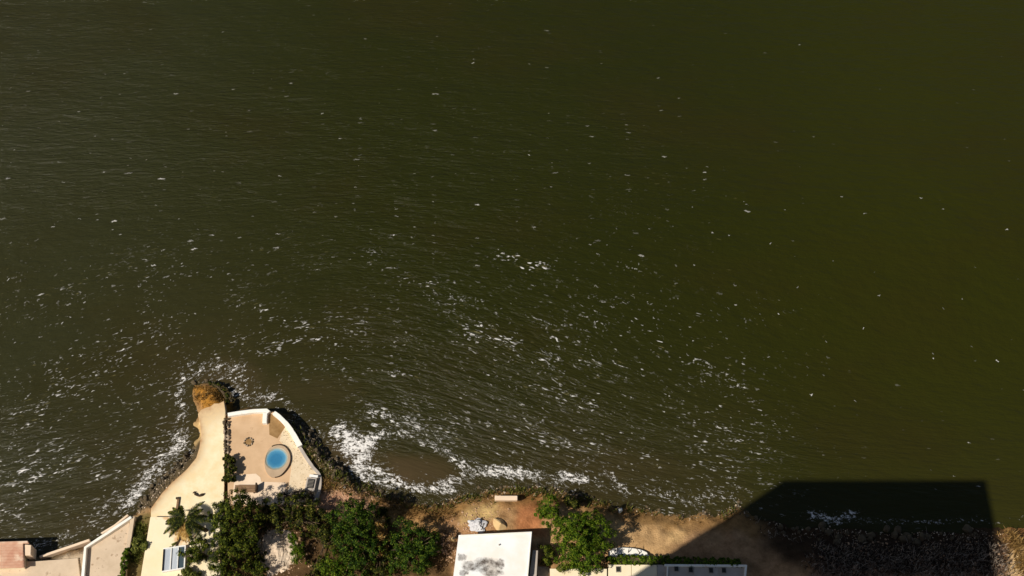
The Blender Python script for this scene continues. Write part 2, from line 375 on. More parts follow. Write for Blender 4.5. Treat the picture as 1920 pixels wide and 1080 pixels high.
# scattered foam flecks and painted sun glints: more of them towards the shore and in the middle and left of the bay
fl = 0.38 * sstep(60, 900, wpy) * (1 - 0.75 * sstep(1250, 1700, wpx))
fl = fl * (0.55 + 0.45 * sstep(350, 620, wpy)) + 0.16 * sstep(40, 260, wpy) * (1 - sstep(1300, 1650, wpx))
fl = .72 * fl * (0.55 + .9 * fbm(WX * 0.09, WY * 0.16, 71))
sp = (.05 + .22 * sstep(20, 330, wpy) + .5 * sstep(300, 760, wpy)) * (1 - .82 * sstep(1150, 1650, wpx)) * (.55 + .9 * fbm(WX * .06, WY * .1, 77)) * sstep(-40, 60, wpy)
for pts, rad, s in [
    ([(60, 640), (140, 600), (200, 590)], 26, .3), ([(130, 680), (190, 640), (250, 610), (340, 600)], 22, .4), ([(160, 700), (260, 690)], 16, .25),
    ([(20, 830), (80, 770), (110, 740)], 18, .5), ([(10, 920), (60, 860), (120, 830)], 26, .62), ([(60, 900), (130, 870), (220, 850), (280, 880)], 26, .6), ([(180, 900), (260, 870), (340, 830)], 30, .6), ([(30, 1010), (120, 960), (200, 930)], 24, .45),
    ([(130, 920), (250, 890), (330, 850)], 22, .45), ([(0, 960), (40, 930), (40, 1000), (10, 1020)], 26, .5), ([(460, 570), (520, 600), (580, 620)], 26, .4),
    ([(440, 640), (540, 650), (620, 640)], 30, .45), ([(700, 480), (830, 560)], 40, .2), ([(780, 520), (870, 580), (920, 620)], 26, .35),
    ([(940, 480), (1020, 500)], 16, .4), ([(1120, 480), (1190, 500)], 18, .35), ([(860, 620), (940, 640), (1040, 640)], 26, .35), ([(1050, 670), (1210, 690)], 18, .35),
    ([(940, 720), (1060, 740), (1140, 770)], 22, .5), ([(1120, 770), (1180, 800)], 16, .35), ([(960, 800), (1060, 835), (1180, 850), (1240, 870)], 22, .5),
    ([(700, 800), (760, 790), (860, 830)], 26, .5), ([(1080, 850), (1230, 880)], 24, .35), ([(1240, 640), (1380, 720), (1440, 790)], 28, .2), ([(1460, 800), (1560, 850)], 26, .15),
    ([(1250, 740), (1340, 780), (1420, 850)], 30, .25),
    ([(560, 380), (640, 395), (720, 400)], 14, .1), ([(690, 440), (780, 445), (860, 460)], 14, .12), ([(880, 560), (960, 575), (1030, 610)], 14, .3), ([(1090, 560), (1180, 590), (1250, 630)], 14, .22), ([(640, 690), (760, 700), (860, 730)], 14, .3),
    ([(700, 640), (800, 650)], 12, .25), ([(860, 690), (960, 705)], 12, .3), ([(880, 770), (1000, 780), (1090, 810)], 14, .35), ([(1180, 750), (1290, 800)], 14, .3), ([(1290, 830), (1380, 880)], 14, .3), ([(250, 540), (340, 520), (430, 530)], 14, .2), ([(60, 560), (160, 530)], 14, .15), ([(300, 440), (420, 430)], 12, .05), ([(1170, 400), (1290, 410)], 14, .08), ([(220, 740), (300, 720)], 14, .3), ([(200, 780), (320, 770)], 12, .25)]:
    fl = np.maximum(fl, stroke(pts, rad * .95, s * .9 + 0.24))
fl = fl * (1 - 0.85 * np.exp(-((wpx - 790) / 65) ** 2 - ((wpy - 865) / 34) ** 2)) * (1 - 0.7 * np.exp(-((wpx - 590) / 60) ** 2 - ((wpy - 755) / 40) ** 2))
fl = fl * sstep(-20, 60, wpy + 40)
# dense froth of the surf
fr = np.zeros(WX.shape)
for pts, rad, s in [
    ([(575, 800), (640, 850), (700, 890)], 20, .55), ([(640, 810), (680, 850), (670, 880)], 34, .98), ([(655, 840), (690, 830)], 26, 1.0), ([(610, 880), (700, 900), (780, 915), (850, 920)], 13, .95),
    ([(690, 770), (760, 790), (840, 825)], 18, .68), ([(700, 815), (760, 810), (840, 850), (880, 885), (950, 890)], 14, .85), ([(860, 870), (960, 893), (1050, 900)], 16, .75),
    ([(1020, 890), (1110, 905), (1180, 925)], 16, .6), ([(1130, 880), (1170, 915)], 12, .7), ([(1200, 915), (1300, 945)], 16, .6), ([(1240, 900), (1300, 930)], 12, .55), ([(1320, 895), (1380, 940)], 11, .58),
    ([(365, 690), (400, 680), (460, 690)], 20, .62), ([(440, 720), (470, 750)], 26, .5), ([(345, 700), (340, 790)], 12, .45), ([(355, 685), (420, 690), (490, 745)], 34, .62), ([(380, 690), (450, 690)], 16, .75), ([(440, 735), (480, 755)], 20, .66), ([(540, 762), (590, 798), (630, 842), (665, 880)], 12, .62), ([(540, 755), (600, 790)], 20, .42), ([(520, 765), (590, 800)], 12, .55),
    ([(235, 950), (285, 885), (340, 835), (338, 815)], 24, .85), ([(150, 990), (230, 930), (280, 880)], 20, .6), ([(180, 985), (250, 935), (300, 880)], 15, .45), ([(60, 1035), (150, 1010), (230, 960)], 12, .45), ([(305, 850), (355, 830)], 6, .7),
    ([(1520, 965), (1560, 975), (1600, 965)], 16, .8), ([(1440, 965), (1520, 975)], 8, .4), ([(1600, 975), (1720, 980), (1850, 975)], 9, .62), ([(1860, 980), (1925, 968)], 9, .55),
    ([(940, 720), (1060, 740), (1140, 775)], 12, .35), ([(1085, 750), (1140, 772)], 8, .55)]:
    fr = np.maximum(fr, stroke(pts, rad, s))
near_sh = np.exp(-((WSD + 1.0) / 1.1) ** 2) * (0.5 + 0.45 * sstep(.35, .65, fbm(WX * .3, WY * .3, 91)))
fr = np.maximum(fr, near_sh * sstep(640, 700, wpx) * (1 - .75 * sstep(1380, 1440, wpx))); fr = np.maximum(fr, .8 * near_sh * (1 - sstep(560, 640, wpx)))
fr = fr * (0.72 + 0.5 * fbm(WX * 0.5, WY * 0.7, 81))
# silt: pale turbid water by the shore
si = 0.30 * np.exp(-np.clip(-WSD, 0, None) / 9.0) * (1 - 0.7 * sstep(1300, 1500, wpx))
for cx, cy, rx, ry, s in [(775, 870, 84, 42, .7), (590, 745, 120, 50, .3), (440, 725, 80, 50, .5), (300, 900, 80, 70, .4), (650, 850, 80, 60, .6), (1130, 880, 260, 50, .3), (200, 990, 140, 50, .35)]:
    si = np.maximum(si, s * np.exp(-(((wpx + 90 * (wob - .5) + (wpy - cy) * -.7 - cx) / rx) ** 2 + ((wpy + 70 * (fbm(WX * .12, WY * .2, 67) - .5) - cy) / ry) ** 2) ** 1.5))
si = si * (0.75 + 0.5 * wob)
rt = sstep(1150, 1750, wpx); lt = 1 - sstep(-100, 800, wpx)
# crests bend round the point: wave coordinates along and across the crest
dx = (WX - P(640, 800).x)
bend = 45 * np.tanh(np.sqrt(dx * dx + 120) / 45) * 0.46 * (0.15 + 0.85 * sstep(300, 820, wpy))
wu = WX * 1.0; wv = WY + bend
me = grid_mesh('water', wx, wy, np.zeros(WX.shape))
attr(me, 'foam_glint', 'FLOAT', fl); attr(me, 'glint_speck', 'FLOAT', sp * (1 - np.clip(si, 0, 1))); attr(me, 'froth', 'FLOAT', fr); attr(me, 'silt', 'FLOAT', si); attr(me, 'smooth_side', 'FLOAT', rt); attr(me, 'grey_side', 'FLOAT', lt)
attr(me, 'crest', 'FLOAT_VECTOR', np.stack([wu, wv, np.zeros_like(wu)], -1))
def water_mat():
    m, nt, b = new_mat('sea_water'); L = nt.links.new
    def A(n, o='Fac'): return N(nt, 'ShaderNodeAttribute', attribute_name=n).outputs[o]
    def mth(op, a, b_=None, c=None, clamp=False):
        n = N(nt, 'ShaderNodeMath', operation=op, use_clamp=clamp)
        for i, v in enumerate((a, b_, c)):
            if v is None: continue
            if isinstance(v, (int, float)): n.inputs[i].default_value = v
            else: L(v, n.inputs[i])
        return n.outputs[0]
    def noise_(vec, sc, det, scale=(1, 1, 1), rough=0.55, dist=0.0):
        mp = N(nt, 'ShaderNodeMapping'); mp.inputs['Scale'].default_value = scale; L(vec, mp.inputs[0])
        n = N(nt, 'ShaderNodeTexNoise'); n.inputs['Scale'].default_value = sc; n.inputs['Detail'].default_value = det; n.inputs['Roughness'].default_value = rough; n.inputs['Distortion'].default_value = dist
        L(mp.outputs[0], n.inputs['Vector']); return n.outputs['Fac']
    def mixc(f, a, b_):
        n = N(nt, 'ShaderNodeMix', data_type='RGBA'); L(f, n.inputs['Factor'])
        for k, v in (('A', a), ('B', b_)):
            if isinstance(v, tuple): n.inputs[k].default_value = v
            else: L(v, n.inputs[k])
        return n.outputs['Result']
    def step(v, a, b_):
        n = N(nt, 'ShaderNodeMapRange', interpolation_type='SMOOTHSTEP'); L(v, n.inputs[0])
        for i, x in ((1, a), (2, b_)):
            if isinstance(x, (int, float)): n.inputs[i].default_value = x
            else: L(x, n.inputs[i])
        return n.outputs[0]
    cr = A('crest', 'Vector'); g = N(nt, 'ShaderNodeNewGeometry').outputs['Position']
    foam_glint, froth, silt = A('foam_glint'), A('froth'), A('silt')
    # water body colour
    base = mixc(A('smooth_side'), WATER_MID, WATER_RIGHT); base = mixc(A('grey_side'), base, WATER_LEFT)
    patch = noise_(g, 0.035, 4, (1, 1.6, 1)); base = mixc(mth('MULTIPLY', step(patch, 0.45, 0.7), 0.5), base, WATER_BROWN)
    base = mixc(mth('MINIMUM', silt, 1.0), base, WATER_SILT)
    # foam flecks and sun glints put into the colour: small blobs strung along the crest lines, bright ones rarer than dim ones
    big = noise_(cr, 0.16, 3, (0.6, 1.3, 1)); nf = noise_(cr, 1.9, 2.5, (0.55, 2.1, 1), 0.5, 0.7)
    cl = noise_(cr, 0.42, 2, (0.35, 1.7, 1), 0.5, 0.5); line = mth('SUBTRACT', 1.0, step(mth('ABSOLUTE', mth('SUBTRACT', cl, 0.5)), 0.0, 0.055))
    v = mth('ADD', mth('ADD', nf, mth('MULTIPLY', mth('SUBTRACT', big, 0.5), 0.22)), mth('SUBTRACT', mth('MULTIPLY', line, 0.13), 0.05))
    thr = mth('SUBTRACT', 0.83, mth('MULTIPLY', foam_glint, 0.35))
    mask1 = step(v, thr, mth('ADD', thr, 0.13)); mask1 = mth('MULTIPLY', mask1, step(foam_glint, 0.03, 0.25))
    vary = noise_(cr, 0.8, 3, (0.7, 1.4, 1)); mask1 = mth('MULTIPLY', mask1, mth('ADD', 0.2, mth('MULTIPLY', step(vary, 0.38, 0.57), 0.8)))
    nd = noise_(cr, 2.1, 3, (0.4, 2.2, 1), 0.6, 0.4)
    dim = mth('MULTIPLY', step(mth('ADD', nd, mth('MULTIPLY', mth('SUBTRACT', big, 0.5), 0.25)), mth('SUBTRACT', 0.68, mth('MULTIPLY', foam_glint, 0.10)), mth('SUBTRACT', 0.82, mth('MULTIPLY', foam_glint, 0.10))), mth('MULTIPLY', step(foam_glint, 0.0, 0.3), 0.75))
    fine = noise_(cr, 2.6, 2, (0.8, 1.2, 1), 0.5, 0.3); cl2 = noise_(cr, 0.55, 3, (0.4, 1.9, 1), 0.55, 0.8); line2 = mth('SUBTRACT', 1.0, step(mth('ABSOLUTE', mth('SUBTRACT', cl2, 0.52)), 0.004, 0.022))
    seg = mth('MULTIPLY', mth('MULTIPLY', line2, step(mth('ADD', fine, mth('MULTIPLY', mth('SUBTRACT', big, 0.5), 0.5)), 0.54, 0.70)), mth('MULTIPLY', step(foam_glint, 0.16, 0.6), 0.9))
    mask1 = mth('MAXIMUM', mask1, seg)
    # single sun glints painted as pale specks, evenly strewn, each with its own size and brightness
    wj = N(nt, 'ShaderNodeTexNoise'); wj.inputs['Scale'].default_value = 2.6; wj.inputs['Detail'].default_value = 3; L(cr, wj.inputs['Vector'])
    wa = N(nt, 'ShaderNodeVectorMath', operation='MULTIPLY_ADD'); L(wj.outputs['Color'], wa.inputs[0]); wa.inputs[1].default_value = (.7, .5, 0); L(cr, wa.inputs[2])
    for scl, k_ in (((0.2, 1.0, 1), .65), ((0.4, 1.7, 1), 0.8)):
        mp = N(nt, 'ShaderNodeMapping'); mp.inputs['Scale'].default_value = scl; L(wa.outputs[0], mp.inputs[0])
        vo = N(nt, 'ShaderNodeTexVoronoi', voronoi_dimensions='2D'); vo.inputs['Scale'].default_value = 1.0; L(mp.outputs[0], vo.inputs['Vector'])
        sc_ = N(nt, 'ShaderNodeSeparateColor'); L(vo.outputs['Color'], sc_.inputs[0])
        keep = mth('LESS_THAN', sc_.outputs[0], mth('MULTIPLY', A('glint_speck'), k_)); rad = mth('ADD', 0.03, mth('MULTIPLY', mth('POWER', sc_.outputs[1], 2.0), 0.075))
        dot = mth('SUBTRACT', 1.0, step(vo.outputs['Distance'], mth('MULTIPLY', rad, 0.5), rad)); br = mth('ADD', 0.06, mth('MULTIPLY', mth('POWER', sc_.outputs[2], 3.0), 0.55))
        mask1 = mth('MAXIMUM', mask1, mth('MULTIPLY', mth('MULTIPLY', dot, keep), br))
    # froth: lacy, grainy
    nb = mth('ADD', mth('MULTIPLY', noise_(cr, 1.9, 4, (0.8, 1.4, 1), 0.62, 0.6), 0.62), mth('MULTIPLY', noise_(cr, 5.5, 2, (0.9, 1.2, 1), 0.6, 0.3), 0.38))
    thr2 = mth('SUBTRACT', 0.70, mth('MULTIPLY', froth, 0.29))
    mask2 = mth('MULTIPLY', step(nb, thr2, mth('ADD', thr2, 0.13)), step(froth, 0.08, 0.3))
    foam = mth('MAXIMUM', mask1, mask2)  # froth together with the painted glints
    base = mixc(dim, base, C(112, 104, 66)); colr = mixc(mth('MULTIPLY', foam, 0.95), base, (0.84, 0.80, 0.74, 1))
    L(colr, b.inputs['Base Color'])
    rough = mth('ADD', 0.16, mth('MULTIPLY', foam, 0.7)); L(rough, b.inputs['Roughness'])
    b.inputs['IOR'].default_value = 1.33; b.inputs['Specular IOR Level'].default_value = 0.25
    # ripples
    r1 = noise_(cr, 1.1, 5, (0.4, 1.7, 1), 0.66); r2 = noise_(cr, 0.22, 3, (0.5, 1.6, 1))
    hgt = mth('ADD', mth('MULTIPLY', r1, 0.5), mth('MULTIPLY', r2, 0.9))
    calm = mth('MULTIPLY', mth('SUBTRACT', 1.0, mth('MULTIPLY', A('smooth_side'), 0.12)), mth('SUBTRACT', 1.0, mth('MULTIPLY', silt, 0.8)))
    bp = N(nt, 'ShaderNodeBump'); bp.inputs['Distance'].default_value = 0.75; L(mth('MULTIPLY', calm, 0.74), bp.inputs['Strength']); L(hgt, bp.inputs['Height'])
    bp2 = N(nt, 'ShaderNodeBump'); bp2.inputs['Distance'].default_value = 0.12; bp2.inputs['Strength'].default_value = 0.6; L(foam, bp2.inputs['Height']); L(bp.outputs[0], bp2.inputs['Normal'])
    L(bp2.outputs[0], b.inputs['Normal'])
    return m
WATER_MID, WATER_RIGHT, WATER_LEFT = C(38, 40, 8), C(44, 45, 9), C(50, 50, 28)
WATER_BROWN, WATER_SILT = C(45, 40, 11), C(82, 67, 46)
tag(link('water', me, water_mat()), 'dark olive green sea water with painted glints, white flecks and surf', kind='structure')

# ------------------------------------------------------------------ paved pieces of the setting
def wpts(px_list, z): return [P(x, y, z) for x, y in px_list]
def slab(name, px_list, z1, z0, mat, label, bevel=0.05, closed_smooth=0):
    pts = wpts(px_list, z1)
    if closed_smooth: pts = smooth_poly(pts, closed_smooth, True)
    return tag(prism(name, pts, z0, z1, mat, bevel=bevel), label, kind='structure')
PATH_Z, PATIO_Z = 1.75, 1.65
path_px = [(283, 953), (303, 925), (322, 905), (350, 880), (368, 858), (374, 838), (377, 815), (374, 790), (371, 776), (377, 768), (386, 764), (394, 762), (402, 756), (411, 756), (420, 751), (423, 770), (421, 800), (420.5, 860), (420, 912), (418, 990), (283, 990)]
def path_mat():
    m, nt, b = new_mat('path_pave'); L = nt.links.new
    at = N(nt, 'ShaderNodeAttribute', attribute_name='edge_stain'); tc = N(nt, 'ShaderNodeTexCoord'); ns = N(nt, 'ShaderNodeTexNoise'); ns.inputs['Scale'].default_value = .9; ns.inputs['Detail'].default_value = 7; ns.inputs['Roughness'].default_value = .65
    L(tc.outputs['Object'], ns.inputs['Vector']); rp = N(nt, 'ShaderNodeValToRGB'); rp.color_ramp.elements[0].position = .35; rp.color_ramp.elements[1].position = .65
    rp.color_ramp.elements[0].color = C(246, 218, 168); rp.color_ramp.elements[1].color = C(255, 236, 196); L(ns.outputs['Fac'], rp.inputs[0])
    ma = N(nt, 'ShaderNodeMath', operation='MULTIPLY'); L(at.outputs['Fac'], ma.inputs[0]); mr = N(nt, 'ShaderNodeMapRange'); mr.inputs[1].default_value = .3; mr.inputs[2].default_value = .7; mr.inputs[3].default_value = .4; mr.inputs[4].default_value = 1.2; L(ns.outputs['Fac'], mr.inputs[0]); L(mr.outputs[0], ma.inputs[1]); ma.use_clamp = True
    mx = N(nt, 'ShaderNodeMix', data_type='RGBA'); L(ma.outputs[0], mx.inputs['Factor']); L(rp.outputs[0], mx.inputs['A']); mx.inputs['B'].default_value = C(176, 120, 62)
    L(mx.outputs['Result'], b.inputs['Base Color']); b.inputs['Roughness'].default_value = .9
    n2 = N(nt, 'ShaderNodeTexNoise'); n2.inputs['Scale'].default_value = 5; n2.inputs['Detail'].default_value = 5; L(tc.outputs['Object'], n2.inputs['Vector'])
    bp = N(nt, 'ShaderNodeBump'); bp.inputs['Strength'].default_value = .25; bp.inputs['Distance'].default_value = .05; L(n2.outputs['Fac'], bp.inputs['Height']); L(bp.outputs[0], b.inputs['Normal'])
    return m
pth = slab('path', path_px, PATH_Z, -0.4, path_mat(), 'bright cream paved path running out to the point')
bm = bmesh.new(); bm.from_mesh(pth.data); bmesh.ops.triangulate(bm, faces=bm.faces)
for _ in range(5):
    es = [e for e in bm.edges if e.calc_length() > 0.7]
    if es: bmesh.ops.subdivide_edges(bm, edges=es, cuts=1); bmesh.ops.triangulate(bm, faces=[f for f in bm.faces if len(f.verts) > 3])
bm.to_mesh(pth.data); bm.free()
co = np.array([v.co[:] for v in pth.data.vertices]); el = [tuple(p)[:2] for p in wpts(path_px[:15], PATH_Z)]
de = seg_dist(co[:, 0], co[:, 1], el); dt = seg_dist(co[:, 0], co[:, 1], el[8:])
attr(pth.data, 'edge_stain', 'FLOAT', np.maximum(.85 * np.exp(-(de / .55) ** 1.3), .7 * np.exp(-(dt / 1.9) ** 2)))
patio_px = [(427, 776), (460, 772), (500, 768), (516, 773), (534, 790), (552, 812), (568, 842), (584, 868), (599, 888), (599, 912), (590, 948), (427, 948)]
slab('patio', patio_px, PATIO_Z, -0.5, M['patio_pave'], 'tan paved patio with round pool')
slab('gravel_apron', [(537, 797), (548, 812), (565, 842), (580, 866), (596, 890), (597, 912), (588, 946), (535, 946), (541, 915), (546, 880), (546, 855), (535, 838), (524, 826), (528, 812)], PATIO_Z + 0.03, PATIO_Z - 0.2, M['gravel_pale'], 'pale speckled gravel along the curved patio wall', 0.01)
slab('paving_patch', [(440, 892), (462, 889), (480, 888), (488, 895), (490, 903), (536, 905), (534, 946), (436, 946), (438, 915)], PATIO_Z + 0.02, PATIO_Z - 0.2, M['pale_slab'], 'pale concrete patch at the patio edge', 0.005)
slab('damp_corner', [(504, 776), (516, 777), (531, 793), (535, 800), (527, 812), (520, 822), (505, 815)], PATIO_Z + 0.012, PATIO_Z - 0.2, M['damp_earth'], 'damp brown corner of the patio', 0.004)
slab('terrace', [(166, 1029), (243, 976), (238, 1040), (232, 1150), (152, 1150), (158, 1080)], 1.8, 0.3, M['pink_pave'], 'pinkish paved terrace inside the angled parapet', 0.03)
slab('yard', [(-60, 1054), (70, 1052), (146, 1046), (150, 1080), (148, 1160), (-60, 1160)], 1.6, 0.0, M['pink_pave'], 'pale concrete yard beside the tiled roof', 0.03)

# ------------------------------------------------------------------ patio walls and fittings
def wall_thing(name, px_line, z0, z1, width, mat, label, smooth_n=0, cat='wall'):
    zz = z1[0] if isinstance(z1, tuple) else z1
    pts = wpts(px_line, zz)
    if smooth_n: pts = smooth_poly(pts, smooth_n)
    c = pts[len(pts) // 2]
    o = ribbon(name, pts, width, 0, tuple(z - z0 for z in z1) if isinstance(z1, tuple) else z1 - z0, mat, off=(c.x, c.y))
    o.location = (c.x, c.y, z0)
    return tag(o, label, cat)
wall_thing('parapet_wall', [(427, 777), (445, 774), (475, 770), (500, 769), (504, 773)], 0.5, 2.1, 0.45, M['white_plaster'], 'straight white parapet along the seaward edge of the patio')
wall_thing('parapet_wall', [(497.5, 773), (496.5, 783), (496, 793)], 1.4, 2.1, 0.5, M['white_plaster'], 'short white stub wall jutting into the patio')
wall_thing('parapet_wall', [(513, 773), (530, 787), (545, 806), (556, 825), (562, 836)], 0.5, 2.1, (0.45, 0.62), M['white_plaster'], 'curved white parapet on the right of the patio', 5)
wall_thing('kerb', [(562, 838), (574, 858), (586, 875), (598, 889), (600, 905), (597, 922), (590, 940)], 0.3, 1.8, (0.35, 0.4), M['grey_plaster'], 'low pale kerb curving down from the white parapet', 4, 'kerb')

def rock_mesh(name, seed, sub=2, flat=0.65):
    bm = bmesh.new(); bmesh.ops.create_icosphere(bm, subdivisions=sub, radius=0.5)
    rnd = random.Random(seed); off = Vector((rnd.uniform(0, 50), rnd.uniform(0, 50), rnd.uniform(0, 50)))
    ax = (rnd.uniform(0.8, 1.2), rnd.uniform(0.7, 1.1), flat * rnd.uniform(0.85, 1.2))
    for v in bm.verts:
        n = mnoise.noise(v.co * 2.2 + off) * 0.32 + mnoise.noise(v.co * 5 + off) * 0.12
        v.co = v.co * (1 + n)
        v.co = Vector((v.co.x * ax[0], v.co.y * ax[1], v.co.z * ax[2]))
    for _ in range(9):
        d = Vector((rnd.gauss(0, 1), rnd.gauss(0, 1), rnd.gauss(0, 1))).normalized(); lim = rnd.uniform(.26, .42)
        for v in bm.verts:
            k = v.co.dot(d)
            if k > lim: v.co -= d * (k - lim) * .92
    return bm_mesh(name, bm, False)
def rock_set(mat, seed, n=4, sub=2):
    r = []
    for i in range(n):
        m = rock_mesh('rock', seed + i, sub); m.materials.append(mat); r.append(m)
    return r
R_A, R_D, R_W, R_S = rock_set(M['stone_a'], 10, 5), rock_set(M['stone_dark'], 30), rock_set(M['stone_wet'], 50), rock_set(M['rock_sand'], 70, 4, 3)
def rock(name, meshes, loc, s, rnd, parent=None, sq=(1, 1, 1)):
    o = bpy.data.objects.new(name, meshes[rnd.randrange(len(meshes))]); COL.objects.link(o)
    o.location = loc; o.scale = (s * sq[0], s * sq[1], s * sq[2]); o.rotation_euler = (rnd.uniform(-.3, .3), rnd.uniform(-.3, .3), rnd.uniform(0, 6.28))
    if parent: o.parent = parent
    return o
rnd = random.Random(5)
# fire pit: ring of stones round an ash bed
c = P(466, 829, PATIO_Z); fp = empty('fire_pit', c, 'small ring of stones round a fire pit on the tan patio', 'fire pit')
for k in range(11):
    a = 2 * math.pi * k / 11; rock('stone', R_A if k % 3 else R_D, (0.47 * math.cos(a), 0.47 * math.sin(a), 0.07), 0.27 * rnd.uniform(.85, 1.15), rnd, fp)
bm = bmesh.new(); bmesh.ops.create_circle(bm, cap_ends=True, radius=0.42, segments=16, matrix=Matrix.Translation((0, 0, 0.03)))
link('ash_bed', bm_mesh('ash_bed', bm), M['damp_earth'], fp)

# pool: low raised oval deck, coping darkened for its lip shadow, painted basin, clear water
pc = P(520, 864, PATIO_Z + 0.14)
pool = empty('round_pool', (pc.x, pc.y, PATIO_Z), 'small round blue pool in a raised grey oval surround', 'pool')
deck_px = [(497, 858), (503, 843), (515, 835), (530, 835), (540, 843), (545, 856), (543, 870), (535, 883), (524, 893), (510, 895), (500, 886), (496, 872)]
deck = [v - pc for v in smooth_poly(wpts(deck_px, PATIO_Z + 0.14), 5, True)]
bc = P(518, 860, PATIO_Z + 0.14) - pc; BR = 1.3
bm = bmesh.new()
outer_b = [bm.verts.new((p.x, p.y, 0)) for p in deck]; outer_t = [bm.verts.new((p.x, p.y, 0.14)) for p in deck]; nO = len(deck)
inner_t = []
for p in deck:
    a = math.atan2(p.y - bc.y, p.x - bc.x); rr = min(BR, (Vector((p.x - bc.x, p.y - bc.y)).length) * 0.94)
    inner_t.append(bm.verts.new((bc.x + rr * math.cos(a), bc.y + rr * 1.02 * math.sin(a), 0.142)))
for i in range(nO):
    j = (i + 1) % nO
    bm.faces.new((outer_b[i], outer_b[j], outer_t[j], outer_t[i])); bm.faces.new((outer_t[i], outer_t[j], inner_t[j], inner_t[i]))
M['pool_deck'] = surf('pool_deck', C(182, 156, 126), C(200, 174, 142), 0.8, 5, 0.85, 0.1, 8)
link('deck', bm_mesh('deck', bm), M['pool_deck'], pool)
def pool_paint():
    m, nt, b = new_mat('pool_paint'); L = nt.links.new
    tc = N(nt, 'ShaderNodeTexCoord'); ln = N(nt, 'ShaderNodeVectorMath', operation='LENGTH'); mp = N(nt, 'ShaderNodeMapping'); mp.inputs['Scale'].default_value = (1 / BR, 1 / BR, 0)
    L(tc.outputs['Object'], mp.inputs[0]); ns = N(nt, 'ShaderNodeTexNoise'); ns.inputs['Scale'].default_value = 2.0; ns.inputs['Detail'].default_value = 5; L(tc.outputs['Object'], ns.inputs['Vector'])
    L(mp.outputs[0], ln.inputs[0]); ad = N(nt, 'ShaderNodeMath', operation='MULTIPLY_ADD'); L(ns.outputs['Fac'], ad.inputs[0]); ad.inputs[1].default_value = 0.22; L(ln.outputs['Value'], ad.inputs[2])
    rp = N(nt, 'ShaderNodeValToRGB'); e = rp.color_ramp.elements; e[0].position = 0.55; e[0].color = C(58, 128, 164); e[1].position = 1.1; e[1].color = C(180, 166, 144)
    x = e.new(0.82); x.color = C(90, 150, 178); x = e.new(.96); x.color = C(150, 176, 184)
    L(ad.outputs[0], rp.inputs[0]); L(rp.outputs[0], b.inputs['Base Color']); b.inputs['Roughness'].default_value = 0.6
    return m
v, f = [], []; rings = [(1.0, 0.142), (0.97, 0.12), (0.9, 0.09), (0.7, 0.05), (0.4, 0.03), (0.02, 0.025)]
for rr, z in rings:
    for k in range(40): a = 2 * math.pi * k / 40; v.append((BR * rr * math.cos(a), BR * rr * 1.02 * math.sin(a), z - 0.001))
for i in range(len(rings) - 1):
    for k in range(40): f.append((i * 40 + k, i * 40 + (k + 1) % 40, (i + 1) * 40 + (k + 1) % 40, (i + 1) * 40 + k))
f.append(tuple(range(5 * 40, 6 * 40)))
bas = link('basin', mesh_np('basin', v, f, True), pool_paint(), pool); bas.location = (bc.x, bc.y, 0)
def clear_water():
    m, nt, b = new_mat('pool_water'); L = nt.links.new
    tr = N(nt, 'ShaderNodeBsdfTransparent'); tr.inputs[0].default_value = (0.86, 0.96, 1, 1); gl = N(nt, 'ShaderNodeBsdfGlossy'); gl.inputs['Roughness'].default_value = 0.05
    fr = N(nt, 'ShaderNodeFresnel'); fr.inputs[0].default_value = 1.33; ms = N(nt, 'ShaderNodeMixShader'); L(fr.outputs[0], ms.inputs[0]); L(tr.outputs[0], ms.inputs[1]); L(gl.outputs[0], ms.inputs[2])
    L(ms.outputs[0], nt.nodes['Material Output'].inputs[0]); return m
bm = bmesh.new(); bmesh.ops.create_circle(bm, cap_ends=True, radius=BR * 0.972, segments=40); w = link('water', bm_mesh('water', bm), clear_water(), bas); w.location = (0, 0, 0.118)
v = [(p.x * 1.0, p.y * 1.0, 0) for p in deck]
cop = ribbon('coping', [deck[i] for i in range(8, 44)], 0.09, 0.14, 0.24, M['wood_dark'], pool, 0.02)  # dark colour stands for the lip's cast shadow on the right

# rubble garden wall between the path and the patio, stone by stone
c = P(424.5, 818, PATIO_Z); gw = empty('stone_wall', (c.x, c.y, PATIO_Z), 'rough grey stone edging between the path and the tan patio', 'wall')
for i in range(13):
    for j in range(2):
        q = P(421.5 + j * 6.5 + rnd.uniform(-.8, .8), 787 + i * 5.2 + rnd.uniform(-1, 1), PATIO_Z) - c
        rock('stone', R_D if rnd.random() < 0.5 else R_A, (q.x, q.y, 0.12 + rnd.uniform(-.03, .1)), rnd.uniform(0.36, 0.55), rnd, gw, (1, .85, .9))
# plank bench with end post, lower patio edge
c = P(461, 919, PATIO_Z); pb = empty('plank_bench', (c.x, c.y, PATIO_Z), 'low brown plank bench at the edge of the patio beside the tree', 'bench')
for k in range(4): box('plank', (0, -0.33 + 0.22 * k, 0.42), (2.3, 0.19, 0.05), M['wood'], pb)
for sx in (-0.95, 0.95): box('leg', (sx, 0, 0.2), (0.09, 0.8, 0.39), M['wood_dark'], pb)
box('post', (1.24, 0.1, 0.45), (0.16, 0.9, 0.9), M['wood_dark'], pb, 0, 0.02)
# barbecue by the kerb
c = P(584, 911, PATIO_Z); bq = empty('barbecue', (c.x, c.y, PATIO_Z), 'dark grill box on a pale block base at the patio corner', 'barbecue', rz=-0.12)
box('base', (0, 0, 0.3), (1.1, 1.5, 0.6), M['grey_plaster'], bq, 0, 0.03); box('grill', (0, 0.02, 0.66), (0.72, 1.05, 0.12), M['black_metal'], bq, 0, 0.02)
for k in range(6): box('bar', (0, -0.4 + 0.16 * k, 0.735), (0.66, 0.035, 0.03), M['concrete'], bq)
box('shelf', (0.12, 0.98, 0.5), (0.95, 0.28, 0.07), M['white_paint'], bq)
